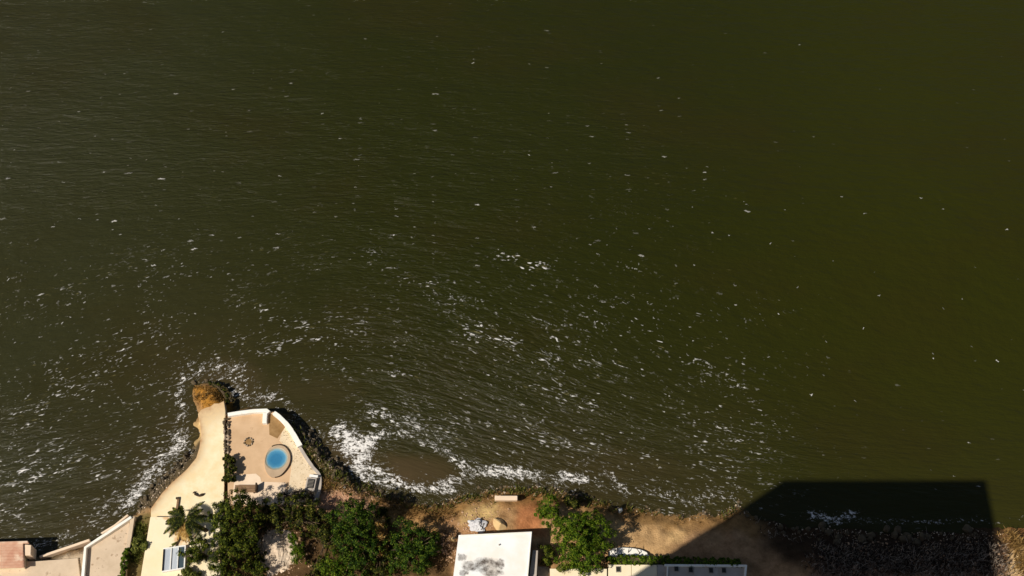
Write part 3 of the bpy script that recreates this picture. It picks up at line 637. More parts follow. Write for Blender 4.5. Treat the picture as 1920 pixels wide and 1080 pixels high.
# post, driftwood
a, b_ = P(333, 962, PATH_Z), P(333.5, 935, PATH_Z)
po = empty('wooden_beam', a, 'pale wooden beam lying on the path above the palm', 'beam')
d_ = b_ - a; box('shaft', (d_.x / 2, d_.y / 2, .12), (.24, d_.length, .2), M['wood'], po, 0, .03); box('cap', (d_.x, d_.y, .13), (.36, .22, .25), M['wood_dark'], po, 0, .03)
q = [P(x, y, PATH_Z + 0.12) for x, y in ((364, 923), (366, 926), (370, 929), (374, 929.5), (378, 928), (382, 926))]
dw = tube('driftwood', [p - q[2] for p in q], [0.2, 0.16, 0.1, 0.13, 0.17, 0.1], M['wood_dark'], None, 8); dw.location = q[2]
tag(dw, 'small dark curved piece of driftwood on the bright path', 'driftwood')

# ------------------------------------------------------------------ left terraces and buildings
wall_thing('parapet_wall', [(150, 1150), (155, 1080), (160, 1026), (200, 1000), (246, 969)], 0.4, 2.3, 0.32, M['white_plaster'], 'angled pale parapet round the pinkish terrace')
wall_thing('kerb', [(74, 1044), (110, 1032), (140, 1022), (168, 1012)], -0.3, 0.9, 0.28, M['pale_slab'], 'low pale kerb at the water below the yard', 0, 'kerb')
wall_thing('kerb', [(190, 1000), (215, 985), (240, 965)], -0.3, 0.9, 0.25, M['pale_slab'], 'narrow pale sea kerb outside the angled terrace parapet', 0, 'kerb')
wall_thing('garden_wall', [(249, 968), (243, 1005), (238, 1035)], 0.8, 2.1, 0.45, M['pink_pave'], 'pinkish wall between the terrace and the weedy alley')
# tiled shed, lower left
c = P(20, 1045, 2.6); sh = empty('shed', (c.x, c.y, 1.0), 'shed with blotchy terracotta roof at the lower left edge', 'shed')
def rel(px_list, z, o): return [P(x, y, z) - Vector((o.x, o.y, 0)) for x, y in px_list]
prism('wall', rel([(-70, 1026), (42, 1020), (42, 1062), (-70, 1066)], 2.6, c), 0, 1.5, M['cream_wall'], sh)
rf = prism('roof', rel([(-74, 1022), (44, 1018), (46, 1064), (-74, 1068)], 2.6, c), 1.5, 1.66, M['terracotta'], sh, 0.05)
for k in range(8):
    y0 = 1024 + k * 5.4
    prism('tile_row', rel([(-72, y0), (43, y0 - 3), (43, y0 + 1.6), (-72, y0 + 4.6)], 2.7, c), 1.66, 1.7, M['terracotta'], rf, 0.015)
prism('parapet', rel([(44.5, 1020), (58, 1021), (57, 1040), (45.5, 1041)], 2.6, c), -0.2, 1.5, M['pale_slab'], sh, 0.04)
prism('ridge_cap', rel([(-74, 1018), (52, 1014), (54, 1018.5), (-74, 1022.5)], 2.7, c), 1.5, 1.75, M['terracotta'], sh, 0.04)
# cream house with a roof window
HZ = 2.5; c = P(330, 1060, HZ); ho = empty('flat_roof_house', (c.x, c.y, 1.0), 'cream flat-roofed house with a large grey roof window under the palm', 'house')
prism('wall', rel([(283, 972), (410, 972), (412, 1170), (258, 1170), (266, 1080)], HZ, c), 0, HZ - 1.0 - 0.12, M['cream_wall'], ho)
rf = prism('roof', rel([(282, 969), (412, 969), (414, 1175), (255, 1175), (264, 1080)], HZ, c), HZ - 1.0 - 0.12, HZ - 1.0, M['cream_pave'], ho, 0.03)
wz = HZ - 1.0
fx0, fx1, fy0, fy1 = 306, 348, 1026, 1074
w0 = Vector((c.x, c.y, 0)); q0, q1, q2, q3 = [P(x, y, HZ) - w0 for x, y in ((308, 1030), (350, 1024), (348, 1068), (305, 1075))]
sk = prism('roof_window', [q0, q1, q2, q3], wz, wz + 0.1, M['white_paint'], ho)
def lerp4(u, t): return (q0 * (1 - u) + q1 * u) * (1 - t) + (q3 * (1 - u) + q2 * u) * t
for (ua, ub, ta, tb) in ((0, 1, 0, .05), (0, 1, .95, 1), (0, .05, .05, .95), (.95, 1, .05, .95), (.34, .38, .05, .95), (.66, .69, .05, .95)):
    prism('frame', [lerp4(ua, ta), lerp4(ub, ta), lerp4(ub, tb), lerp4(ua, tb)], wz + 0.1, wz + 0.42, M['black_metal'] if ub == .05 else M['white_paint'], sk)
for ua, ub, mt in ((.05, .34, 'curtain'), (.38, .66, 'curtain'), (.69, .95, 'glass')):
    prism('pane', [lerp4(ua, .05), lerp4(ub, .05), lerp4(ub, .95), lerp4(ua, .95)], wz + 0.1, wz + 0.3, M[mt], sk)

# ------------------------------------------------------------------ white house with the stained roof
def stained_roof():
    m, nt, b = new_mat('stained_roof'); L = nt.links.new
    tc = N(nt, 'ShaderNodeTexCoord'); ns = N(nt, 'ShaderNodeTexNoise'); ns.inputs['Scale'].default_value = 1.7; ns.inputs['Detail'].default_value = 6; ns.inputs['Roughness'].default_value = 0.65
    L(tc.outputs['Object'], ns.inputs['Vector'])
    sub = N(nt, 'ShaderNodeVectorMath', operation='MULTIPLY_ADD'); L(ns.outputs['Color'], sub.inputs[0]); sub.inputs[1].default_value = (0.9, 0.9, 0); L(tc.outputs['Object'], sub.inputs[2])
    acc = None
    for x, y, rx, ry in ((912, 1059, 26, 13), (880, 1061, 14, 9), (938, 1058, 8, 9), (866, 1045, 8, 7), (925, 1074, 18, 7), (870, 1074, 9, 5)):
        p = P(x, y, ROOF_Z) - Vector((hc.x, hc.y, 0))
        mp = N(nt, 'ShaderNodeMapping', vector_type='TEXTURE'); mp.inputs['Location'].default_value = (p.x + .45, p.y + .45, 0); mp.inputs['Scale'].default_value = (rx / 17, ry / 16, 1e6)
        L(sub.outputs[0], mp.inputs[0]); ln = N(nt, 'ShaderNodeVectorMath', operation='LENGTH'); L(mp.outputs[0], ln.inputs[0])
        if acc is None: acc = ln.outputs['Value']
        else:
            mn = N(nt, 'ShaderNodeMath', operation='MINIMUM'); L(acc, mn.inputs[0]); L(ln.outputs['Value'], mn.inputs[1]); acc = mn.outputs[0]
    n2 = N(nt, 'ShaderNodeTexNoise'); n2.inputs['Scale'].default_value = 1.6; n2.inputs['Detail'].default_value = 7; n2.inputs['Roughness'].default_value = 0.7; L(tc.outputs['Object'], n2.inputs['Vector'])
    mr = N(nt, 'ShaderNodeMapRange'); mr.inputs[1].default_value = 1.15; mr.inputs[2].default_value = 0.75; L(acc, mr.inputs[0])
    m2 = N(nt, 'ShaderNodeMapRange'); m2.inputs[1].default_value = 0.36; m2.inputs[2].default_value = 0.62; m2.inputs[3].default_value = 1.0; m2.inputs[4].default_value = 0.35; L(n2.outputs['Fac'], m2.inputs[0])
    mu = N(nt, 'ShaderNodeMath', operation='MULTIPLY'); L(mr.outputs[0], mu.inputs[0]); L(m2.outputs[0], mu.inputs[1])
    n3 = N(nt, 'ShaderNodeTexNoise'); n3.inputs['Scale'].default_value = 0.5; n3.inputs['Detail'].default_value = 6; L(tc.outputs['Object'], n3.inputs['Vector'])
    rp = N(nt, 'ShaderNodeValToRGB'); rp.color_ramp.elements[0].color = C(250, 240, 226); rp.color_ramp.elements[1].color = C(255, 252, 246); rp.color_ramp.elements[0].position = .35; rp.color_ramp.elements[1].position = .6; L(n3.outputs['Fac'], rp.inputs[0])
    mx = N(nt, 'ShaderNodeMix', data_type='RGBA'); L(mu.outputs[0], mx.inputs['Factor']); L(rp.outputs[0], mx.inputs['A']); mx.inputs['B'].default_value = C(84, 72, 62)
    L(mx.outputs['Result'], b.inputs['Base Color']); b.inputs['Roughness'].default_value = 0.7
    return m
ROOF_Z = 4.2; hc = P(925, 1060, ROOF_Z)
wh = empty('white_house', (hc.x, hc.y, 1.2), 'white flat-roofed house with a grey stain on its roof', 'house')
rpx = [(860, 1003), (998, 996.5), (990, 1080), (984, 1150), (842, 1150), (850, 1080)]
ipx = [(863, 1005.5), (995.5, 999), (988, 1080), (982, 1147), (845, 1147), (853, 1080)]
prism('wall', rel(ipx, ROOF_Z, hc), 0, ROOF_Z - 1.2 - 0.25, M['grey_plaster'], wh)
rf = prism('roof', rel(rpx, ROOF_Z, hc), ROOF_Z - 1.2 - 0.25, ROOF_Z - 1.2, stained_roof(), wh, 0.03)
rp_ = rel([(862, 1005), (996.5, 998.5), (988.5, 1080)], ROOF_Z, hc)
ribbon('upstand', [rp_[2], rp_[1], rp_[0]], 0.2, ROOF_Z - 1.2, ROOF_Z - 1.2 + 0.09, M['white_plaster'], rf, 0.02)
pv = P(936, 1022, ROOF_Z) - Vector((hc.x, hc.y, 0)); tube('vent_pipe', [(pv.x, pv.y, ROOF_Z - 1.2), (pv.x, pv.y, ROOF_Z - 1.0)], [.07, .07], M['concrete'], rf, 8)
prism('side_ledge', rel([(999, 1031), (1009, 1032), (1006, 1080), (1002, 1150), (985, 1150), (992, 1080)], 3.4, hc), 0, 2.2, M['grey_plaster'], wh, 0.03)
prism('side_court', rel([(1008, 1062), (1029, 1063), (1029, 1150), (1004, 1150)], 1.6, hc), 0, 0.4, M['concrete'], wh)

# ------------------------------------------------------------------ cream annex, long roof with hatches
AZ = 2.6; c = P(1085, 1090, AZ); an = empty('annex_house', (c.x, c.y, 1.1), 'cream flat annex roof in two panels below the bright green tree', 'house')
prism('wall', rel([(1033, 1068), (1137, 1069), (1137, 1160), (1032, 1160)], AZ, c), 0, AZ - 1.1 - 0.1, M['cream_wall'], an)
for x0, x1 in ((1031, 1089), (1090.5, 1138)):
    prism('roof_panel', rel([(x0, 1066), (x1, 1066.5), (x1, 1160), (x0, 1160)], AZ, c), AZ - 1.2, AZ - 1.1, M['cream_wall'], an, 0.02)
LZ = 2.4; c = P(1265, 1090, LZ); lr = empty('long_house', (c.x, c.y, 1.1), 'long cream flat-roofed building with small dark roof hatches, half in shade', 'house')
prism('wall', rel([(1141, 1060.5), (1396, 1062), (1394, 1160), (1141, 1160)], LZ, c), 0, LZ - 1.1 - 0.12, M['cream_wall'], lr)
xs_ = [1140, 1184, 1232, 1252, 1300, 1348, 1398]
for x0, x1 in zip(xs_[:-1], xs_[1:]):
    prism('roof_panel', rel([(x0 + .4, 1058.5), (x1 - .4, 1059), (x1 - .4, 1160), (x0 + .4, 1160)], LZ, c), LZ - 1.1 - 0.12, LZ - 1.1, M['cream_wall'] if x1 < 1240 else M['grey_plaster'], lr, 0.02)  # panels inside the tower shadow go grey, its shade put into colour
for x_, y_ in ((1159, 1068), (1268, 1067), (1295, 1069), (1333, 1070), (1357, 1070)):
    p = P(x_, y_, LZ) - Vector((c.x, c.y, 0))
    ht = box('roof_hatch', (p.x, p.y, LZ - 1.1 + 0.06), (0.5, 0.62, 0.12), M['concrete'], lr); box('pane', (p.x, p.y, LZ - 1.1 + 0.13), (0.4, 0.5, 0.03), M['glass_dark'], ht)
a = rel([(1246, 1059.5), (1399, 1060.5)], LZ + .25, c); ribbon('coping', a, 0.22, LZ - 1.1, LZ - 1.1 + 0.25, M['white_plaster'], lr, 0.02)
a = rel([(1399, 1059), (1397, 1080), (1394, 1150)], LZ + .25, c); ribbon('coping', a, 0.22, LZ - 1.1 - .1, LZ - 1.1 + 0.28, M['white_plaster'], lr, 0.02)
a = rel([(1252, 1061), (1251, 1080), (1250, 1150)], LZ + .2, c); ribbon('coping', a, 0.16, LZ - 1.1, LZ - 1.1 + 0.2, M['white_plaster'], lr, 0.02)
# white curved planter
c = P(1180, 1036, 1.9); pl = empty('curved_planter', (c.x, c.y, 1.2), 'white half-round planter wall behind the green hedge', 'planter')
prism('bed', [p for p in rel([(1140, 1044), (1142, 1034), (1150, 1028), (1165, 1026), (1185, 1027), (1202, 1030), (1213, 1035), (1218, 1044)], 1.9, c)], 0, 0.7, M['white_plaster'], pl, 0.05)
for x_, y_ in ((1152, 1034), (1158, 1033), (1178, 1036), (1198, 1039)):
    p = P(x_, y_, 1.9) - Vector((c.x, c.y, 0)); tube('stem', [(p.x, p.y, .65), (p.x + rnd.uniform(-.1, .1), p.y + .1, 1.0), (p.x + rnd.uniform(-.5, .5), p.y + .5, 1.4)], [.05, .05, .03], M['wood_dark'], pl, 5)

# ------------------------------------------------------------------ tower whose shadow lies on the water
tb = Vector((30.55, 50.73, 0)); t_ = 85.0; tl = tb + sd * t_; TW, TD, TH = 22.7, 20.0, tl.z
tw = empty('apartment_tower', (tl.x + TW / 2, tl.y - TD / 2, 0), 'tall pale apartment block casting the long rectangular shadow over shore and water', 'building')
box('wall', (0, 0, TH / 2), (TW, TD, TH - 0.4), M['tower_wall'], tw)
rf = box('roof', (0, 0, TH - 0.1), (TW, TD, 0.2), M['concrete'], tw)
for k in range(int(TH / 3.2) - 1): box('storey_band', (0, 0, 3.2 * (k + 1)), (TW + .1, TD + .1, 0.25), M['white_plaster'], tw)
for k in range(int(TH / 3.2)):
    for j in range(6):
        wd = box('window', (-9.2 + 3.7 * j, TD / 2 + 0.02, 3.2 * k + 1.8), (1.9, 0.12, 1.5), M['white_paint'], tw)
        box('pane', (-9.2 + 3.7 * j, TD / 2 + 0.09, 3.2 * k + 1.8), (1.7, 0.04, 1.3), M['glass'], wd)

# ------------------------------------------------------------------ bits lying on the bank
c = P(949, 933.5, 1.7); box_o = box('concrete_slab', (0, 0, 0), (2.5, 0.5, 0.5), M['pale_slab'], None, 0.0, 0.04); box_o.location = (c.x, c.y, 1.5)
tag(box_o, 'narrow pale concrete slab at the head of the dug pit', 'slab')
bm = bmesh.new(); bmesh.ops.create_grid(bm, x_segments=22, y_segments=14, size=0.5)
for v in bm.verts:
    r = math.hypot(v.co.x, v.co.y) * 2; n = mnoise.noise(v.co * 5) * .5 + mnoise.noise(v.co * 11) * .3
    an_ = math.atan2(v.co.y, v.co.x); rr = (.8 + .45 * mnoise.noise(Vector((math.cos(an_) * 1.7, math.sin(an_) * 1.7, 3)))) / max(1, r); n *= 1.1 - min(1, r); v.co = Vector((v.co.x * rr * (2.6 + n) + n * .3, v.co.y * rr * (1.7 + n) + n * .3, max(0, 1 - r) * .45 + n * .5 + .08))
ts = link('tarpaulin', bm_mesh('tarpaulin', bm), M['debris_white'])
c = G(895, 985); ts.location = (c.x, c.y, c.z + .1); tag(ts, 'crumpled whitish tarpaulin heap behind the white house', 'tarpaulin')
o = rock('boulder', R_S, G(937, 984) + Vector((0, 0, .1)), 1.7, rnd); tag(o, 'brown boulder beside the whitish tarpaulin', 'boulder')
o = rock('boulder', R_S, G(1163, 958) + Vector((0, 0, .15)), 0.75, rnd); o.data = rock_mesh('rock', 99); o.data.materials.append(M['white_plaster']); tag(o, 'small white boulder on the bank right of the bright green tree', 'boulder')
o = rock('boulder', R_S, G(850, 1012) + Vector((0, 0, .1)), 0.8, rnd); tag(o, 'sandy boulder at the left corner of the white house', 'boulder')

# ------------------------------------------------------------------ shore boulders
def along(line, t):
    L = [math.dist(a, b) for a, b in zip(line[:-1], line[1:])]; s = t * sum(L)
    for (a, b), l in zip(zip(line[:-1], line[1:]), L):
        if s <= l: u = s / l; return (a[0] + (b[0] - a[0]) * u, a[1] + (b[1] - a[1]) * u)
        s -= l
    return line[-1]
for line, n, spread, s0, s1, sets, lab, grp in [
    ([(550, 785), (590, 825), (615, 862), (660, 895)], 80, 13, .3, .8, (R_D, R_W), 'dark wet boulder in the rocks below the curved white patio wall', 'rocks below the patio wall'),
    ([(256, 948), (300, 898), (335, 868), (358, 838)], 56, 9, .3, .75, (R_D, R_W), 'dark boulder along the left foot of the bright path', 'rocks left of the path'),
    ([(356, 722), (370, 714), (400, 714), (430, 728), (434, 755)], 34, 3, .3, .7, (R_W, R_D), 'dark wet boulder round the tip of the ochre point', 'rocks round the point'),
    ([(650, 905), (740, 930), (830, 938), (920, 912), (1010, 912)], 60, 9, .25, .6, (R_D, R_W), 'small dark rock along the foaming shore right of the patio', 'rocks along the foam line'),
    ([(1010, 913), (1120, 934), (1290, 959), (1400, 950)], 60, 9, .25, .6, (R_D, R_W), 'small dark rock on the bank right of the bright green tree', 'rocks on the right bank'),
    ([(1410, 965), (1500, 996), (1650, 1010), (1870, 1008)], 70, 14, .25, 1.2, (R_D,), 'boulder on the dark shaded slope in the tower shadow', 'rocks in the shade')]:
    for i in range(n):
        x, y = along(line, (i + rnd.random()) / n); g = G(x + rnd.gauss(0, spread * .6), y + rnd.gauss(0, spread * .6), 2); s = s0 + (s1 - s0) * rnd.random() ** 2
        if g.z < -.12: continue
        o = rock('boulder', sets[rnd.randrange(len(sets))], (g.x, g.y, max(g.z, -0.1) + s * .12), s, rnd); tag(o, lab, 'rock', grp)

# ------------------------------------------------------------------ loose stones, grass, brush (uncountable)
def scatter_stones(name, spots, mat, label):
    v, f = [], []
    for x, y, z, s in spots:
        b0 = len(v); r = [s * rnd.uniform(.6, 1.2) for _ in range(6)]; a = rnd.uniform(0, 6.28); ca, sa_ = math.cos(a), math.sin(a)
        for i, (dx_, dy_, dz_) in enumerate(((1, 0, 0), (0, 1, 0), (-1, 0, 0), (0, -1, 0), (.2, .1, .8), (0, 0, -.5))):
            X, Y = dx_ * r[i], dy_ * r[i]; v.append((x + X * ca - Y * sa_, y + X * sa_ + Y * ca, z + dz_ * r[i]))
        for a_, b2 in ((0, 1), (1, 2), (2, 3), (3, 0)): f.append((b0 + a_, b0 + b2, b0 + 4)); f.append((b0 + b2, b0 + a_, b0 + 5))
    return tag(link(name, mesh_np(name, v, f), mat), label, kind='stuff')
def px_scatter(regions):
    """regions: (polyline, spread px, count) -> ground points"""
    xs, ys = [], []
    for line, sp, n in regions:
        for i in range(n):
            x, y = along(line, rnd.random()); p = P(x + rnd.gauss(0, sp), y + rnd.gauss(0, sp), 1.5); xs.append(p.x); ys.append(p.y)
    z = terrain_h(np.array([xs]), np.array([ys]))[0]
    return list(zip(xs, ys, z))
def jitter(pts, a, b): return [(x, y, z, a + (b - a) * rnd.random() ** 2) for x, y, z in pts if z > -0.25]
scatter_stones('shingle', jitter(px_scatter([([(548, 782), (605, 840), (650, 888), (760, 925)], 13, 2000), ([(256, 946), (300, 896), (358, 838)], 9, 1100), ([(150, 1022), (250, 960)], 6, 250), ([(760, 925), (830, 932), (930, 905), (1060, 912), (1290, 950), (1400, 945)], 7, 1100)]), .06, .2), M['stone_dark'], 'dark wet shingle along the waterline')
scatter_stones('pale_shingle', jitter(px_scatter([([(700, 905), (830, 928), (930, 905), (1060, 912), (1120, 922), (1290, 950), (1400, 940)], 8, 900), ([(250, 950), (300, 896), (352, 838)], 9, 420), ([(550, 780), (605, 840), (650, 888)], 12, 420), ([(1450, 985), (1870, 995)], 9, 260)]), .05, .13), M['rubble'], 'pale wet shingle mixed along the waterline')
scatter_stones('loose_stones', jitter(px_scatter([([(600, 925), (720, 950)], 16, 700), ([(500, 1040), (545, 1030)], 22, 700), ([(850, 990), (930, 960)], 22, 300), ([(1560, 1040), (1880, 1050)], 30, 900), ([(850, 1050), (830, 1010)], 12, 160)]), .05, .17), M['stone_tan'], 'pale loose stones on the bare ground')
def blades(name, pts, hmin, hmax, n, spread, width, mat, label, lean=0.6):
    v, f = [], []
    for x, y, z in pts:
        for k in range(n):
            a = rnd.uniform(0, 6.28); r = rnd.random() * spread; h = rnd.uniform(hmin, hmax); bx, by = x + r * math.cos(a), y + r * math.sin(a)
            a2 = rnd.uniform(0, 6.28); l = h * lean * rnd.random(); w_ = width * rnd.uniform(.6, 1.3); wx_, wy_ = -math.sin(a2) * w_, math.cos(a2) * w_; i = len(v)
            v += [(bx - wx_, by - wy_, z - .03), (bx + wx_, by + wy_, z - .03), (bx + math.cos(a2) * l * .45 + wx_ * .7, by + math.sin(a2) * l * .45 + wy_ * .7, z + h * .6), (bx + math.cos(a2) * l * .45 - wx_ * .7, by + math.sin(a2) * l * .45 - wy_ * .7, z + h * .6), (bx + math.cos(a2) * l, by + math.sin(a2) * l, z + h)]
            f += [(i, i + 1, i + 2, i + 3), (i + 3, i + 2, i + 4)]
    return tag(link(name, mesh_np(name, v, f), mat), label, kind='stuff')
def above(pts, zmin): return [p for p in pts if p[2] > zmin]
blades('dry_grass', above(px_scatter([([(620, 912), (720, 930), (820, 940), (900, 918), (1000, 915), (1100, 932), (1290, 958), (1390, 950)], 8, 800), ([(700, 950), (850, 955)], 10, 260), ([(350, 735), (425, 740)], 9, 160), ([(600, 915), (625, 900)], 6, 120)]), 0.15), .15, .42, 6, .3, .03, M['grass_dry'], 'golden dry grass on the shore bank', .9)
blades('weeds', above(px_scatter([([(700, 915), (820, 938), (920, 910), (1010, 910), (1200, 945), (1380, 948)], 8, 900), ([(540, 800), (620, 890), (700, 905)], 9, 170), ([(262, 985), (250, 1050)], 7, 260)]), 0.1), .2, .6, 6, .3, .04, M['leaf_olive'], 'olive weeds by the waterline', .9)
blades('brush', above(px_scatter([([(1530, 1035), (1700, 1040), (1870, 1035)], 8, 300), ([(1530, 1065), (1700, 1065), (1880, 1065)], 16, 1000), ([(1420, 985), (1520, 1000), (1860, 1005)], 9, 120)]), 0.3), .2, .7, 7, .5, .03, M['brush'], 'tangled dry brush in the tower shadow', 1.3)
blades('dry_brush', above(px_scatter([([(1893, 1000), (1915, 1075)], 8, 160)]), 0.3), .3, .8, 7, .5, .04, M['grass_dry'], 'sunlit dry brush at the right edge', 1.2)

# ------------------------------------------------------------------ trees
def leaf_mesh(name, clumps, per, size, seed, up=0.5):
    """leaf-sized folded faces in clumps. clumps: (centre, radius, outward normal)"""
    r = np.random.default_rng(seed); n = len(clumps) * per
    cc = np.repeat(np.array([tuple(c[0]) for c in clumps]), per, 0); cr = np.repeat(np.array([c[1] for c in clumps]), per); cn = np.repeat(np.array([tuple(c[2]) for c in clumps]), per, 0)
    d = r.normal(size=(n, 3)); d /= np.linalg.norm(d, axis=1)[:, None]
    pos = cc + d * (cr * r.random(n) ** 0.5)[:, None]
    nn = d * 0.8 + cn * 0.9 + np.array([0, 0, up * .6]) + r.normal(size=(n, 3)) * 0.4; nn /= np.linalg.norm(nn, axis=1)[:, None]
    t = np.cross(nn, r.normal(size=(n, 3))); t /= np.linalg.norm(t, axis=1)[:, None]; b = np.cross(nn, t)
    s = (size * (0.6 + 0.8 * r.random(n)))[:, None]
    v = np.stack([pos - t * s, pos + b * s * .45 + nn * s * .12, pos + t * s, pos - b * s * .45 + nn * s * .12], 1).reshape(-1, 3)
    i = np.arange(n)[:, None] * 4; q = np.concatenate([i, i + 1, i + 2, i + 3], 1)
    me = bpy.data.meshes.new(name); me.vertices.add(len(v)); me.vertices.foreach_set('co', v.astype(np.float32).ravel())
    me.loops.add(q.size); me.loops.foreach_set('vertex_index', q.ravel().astype(np.int32)); me.polygons.add(n)
    me.polygons.foreach_set('loop_start', np.arange(0, q.size, 4, dtype=np.int32)); me.polygons.foreach_set('loop_total', np.full(n, 4, np.int32)); me.update()
    return me
def tree(name, label, lobes, mat, cat='tree', base_px=None, leaf=0.1, dens=1.0, group=None, seed=0, trunk_r=0.16, stretch_z=0.85, clump=0.42):
    """lobes: (px, py, radius px, height m) of crown masses"""
    rn = random.Random(seed); cs = [(P(x, y, .25 + z * .78), r / 17.0) for x, y, r, z in lobes]
    m = sum((c for c, _ in cs), Vector()) / len(cs)
    bx, by = (m.x, m.y) if base_px is None else tuple(P(base_px[0], base_px[1], 1.4))[:2]
    bz = gz(bx, by) if base_px is None or len(base_px) < 3 else base_px[2]
    o = empty(name, (bx, by, bz), label, cat, group); org = Vector((bx, by, bz)); clumps = []
    for c, r in cs:
        nC = max(16, int(15 * r * r * dens))
        for k in range(nC):
            d = Vector((rn.gauss(0, 1), rn.gauss(0, 1), rn.gauss(0, 1) + 0.35)).normalized()
            w_ = 0.72 + 0.32 * rn.random() + 0.3 * mnoise.noise(d * 1.8 + c * .7)
            if rn.random() < 0.22: w_ *= rn.uniform(.3, .8)
            q = c + Vector((d.x * r, d.y * r, d.z * r * stretch_z)) * w_ - org
            if q.z < 0.15: q.z = 0.15 + 0.3 * rn.random()
            clumps.append((q, clump * rn.uniform(.45, 1.3) * min(1, .55 + r * .3), d))
    tz = max(.3, min(c.z - r * .6 for c, r in cs) - bz)
    top = Vector(((m.x - bx) * .5, (m.y - by) * .5, tz + .4))
    tube('trunk', [(0, 0, -.25), top * .5 + Vector((rn.uniform(-.12, .12), rn.uniform(-.12, .12), 0)), top], [trunk_r * 1.25, trunk_r, trunk_r * .75], M['bark'], o, 8)
    for c, r in cs:
        for k in range(3):
            d = Vector((rn.uniform(-1, 1), rn.uniform(-1, 1), rn.uniform(.1, .8))).normalized(); e = c - org + d * r * .75
            tube('limb', [top - Vector((0, 0, .2)), (top + e) * .5 + Vector((0, 0, .15)), e], [trunk_r * .55, trunk_r * .38, trunk_r * .12], M['bark'], o, 5)
    link('crown', leaf_mesh('crown', clumps, 60, leaf, seed + 100), mat, o)
    return o
TG = 'trees behind the patio'
tree('broadleaf_tree', 'tallest dense dark tree between the path and the rubble heap', [(440, 945, 30, 7.6), (415, 965, 26, 7.0), (465, 962, 28, 6.2), (432, 990, 34, 6.2), (468, 1000, 26, 5.2), (415, 1025, 26, 4.6), (450, 1030, 34, 4.8), (430, 1062, 40, 4.0), (480, 1070, 22, 3.2)], M['leaf_mid'], group=TG, seed=1, leaf=.105, base_px=(440, 1005))
tree('broadleaf_tree', 'dark feathery tree below the gravel apron of the patio', [(520, 950, 26, 4.6), (555, 948, 26, 4.4), (590, 955, 20, 3.8), (575, 975, 26, 4.2), (530, 975, 24, 4.6), (610, 985, 22, 3.6)], M['leaf_dark'], group=TG, seed=2, leaf=.11, dens=.8, base_px=(556, 985))
tree('broadleaf_tree', 'tall green tree standing between the feathery tree and the round bush', [(660, 955, 26, 6.8), (640, 975, 26, 5.2), (690, 960, 22, 5.6), (675, 995, 34, 5.4), (650, 1025, 28, 4.6), (700, 1035, 22, 4.0), (670, 1060, 30, 3.6)], M['leaf_green'], group=TG, seed=3, leaf=.105, base_px=(672, 1010))
tree('broadleaf_tree', 'rounded green tree on the bare ground left of the white house', [(765, 1000, 28, 4.6), (795, 1015, 28, 4.2), (745, 1025, 26, 4.0), (780, 1045, 34, 3.9), (808, 1040, 22, 3.2), (745, 1060, 22, 3.0)], M['leaf_green'], group=TG, seed=4, leaf=.105, base_px=(776, 1030))
tree('bush', 'bright low bush at the bottom edge below the tall green tree', [(625, 1058, 26, 3.0), (630, 1080, 26, 2.6)], M['leaf_bright'], 'bush', seed=5, leaf=.09, trunk_r=.08)
tree('bush', 'small yellow-green bush beside the pale rubble heap', [(556, 1025, 15, 3.0), (562, 1045, 17, 2.8), (550, 1008, 9, 3.2)], M['leaf_bright'], 'bush', seed=6, leaf=.09, trunk_r=.07)
tree('drooping_tree', 'drooping small tree overhanging the roof window', [(365, 1030, 24, 4.6), (350, 1040, 18, 4.4), (378, 1020, 18, 4.8), (372, 1050, 18, 4.2)], M['leaf_mid'], seed=7, leaf=.1, base_px=(402, 1050), trunk_r=.1, dens=.7)
tree('bush', 'small bush at the bottom edge below the roof window', [(350, 1076, 12, 3.4), (366, 1082, 12, 3.4)], M['leaf_olive'], 'bush', seed=8, leaf=.12, trunk_r=.05, base_px=(352, 1082, 2.5))
tree('broadleaf_tree', 'large bright green tree right of the white house', [(1075, 985, 26, 5.4), (1110, 985, 30, 5.4), (1090, 1010, 36, 6.2), (1060, 1005, 24, 5.0), (1125, 1010, 28, 5.0), (1105, 1040, 34, 4.8), (1072, 1040, 28, 4.6), (1090, 1058, 24, 4.0)], M['leaf_bright'], seed=9, leaf=.105, base_px=(1096, 1025))
tree('broadleaf_tree', 'smaller bright green tree on the bank above the large one', [(1028, 945, 22, 4.2), (1035, 968, 24, 4.0), (1018, 960, 16, 3.6), (1048, 985, 20, 4.2)], M['leaf_bright'], seed=10, leaf=.105, base_px=(1036, 965), trunk_r=.12, dens=.8)
tree('bush', 'dark bush in the gap beside the white house', [(1022, 1030, 12, 2.8), (1032, 1042, 12, 2.8), (1025, 1052, 8, 2.6)], M['leaf_mid'], 'bush', seed=11, leaf=.09, trunk_r=.06)
tree('bush', 'tiny yellowish bush on the cream annex roof edge', [(1051, 1067, 9, 3.9)], M['leaf_olive'], 'bush', seed=12, leaf=.1, trunk_r=.04, base_px=(1051, 1069, 2.6))
tree('hedge', 'clipped green hedge along the sunlit and shaded edge of the long roof', [(1146 + 9.5 * k, 1050 + .25 * k, 9.5, 2.5) for k in range(26)], M['leaf_bright'], 'hedge', seed=13, leaf=.1, dens=1.6, trunk_r=.05, clump=.25)
tree('shrub', 'leggy dark green shrubs between the path and the patio', [(426, 858, 7, 2.9), (428, 872, 8, 3.0), (434, 866, 8, 2.9), (430, 886, 8, 3.0), (437, 880, 7, 2.9), (424, 898, 7, 2.9), (437, 898, 7, 3.0)], M['leaf_dark'], 'shrub', seed=14, leaf=.12, trunk_r=.05, dens=1.6, clump=.25)
tree('hedge', 'narrow bright green hedge strip beside the weedy alley', [(237, 1035, 7, 2.6), (235, 1046, 7, 2.6), (233, 1058, 7, 2.6), (231, 1070, 7, 2.6), (229, 1082, 7, 2.6)], M['leaf_bright'], 'hedge', seed=15, leaf=.1, trunk_r=.04, dens=1.8, clump=.22)
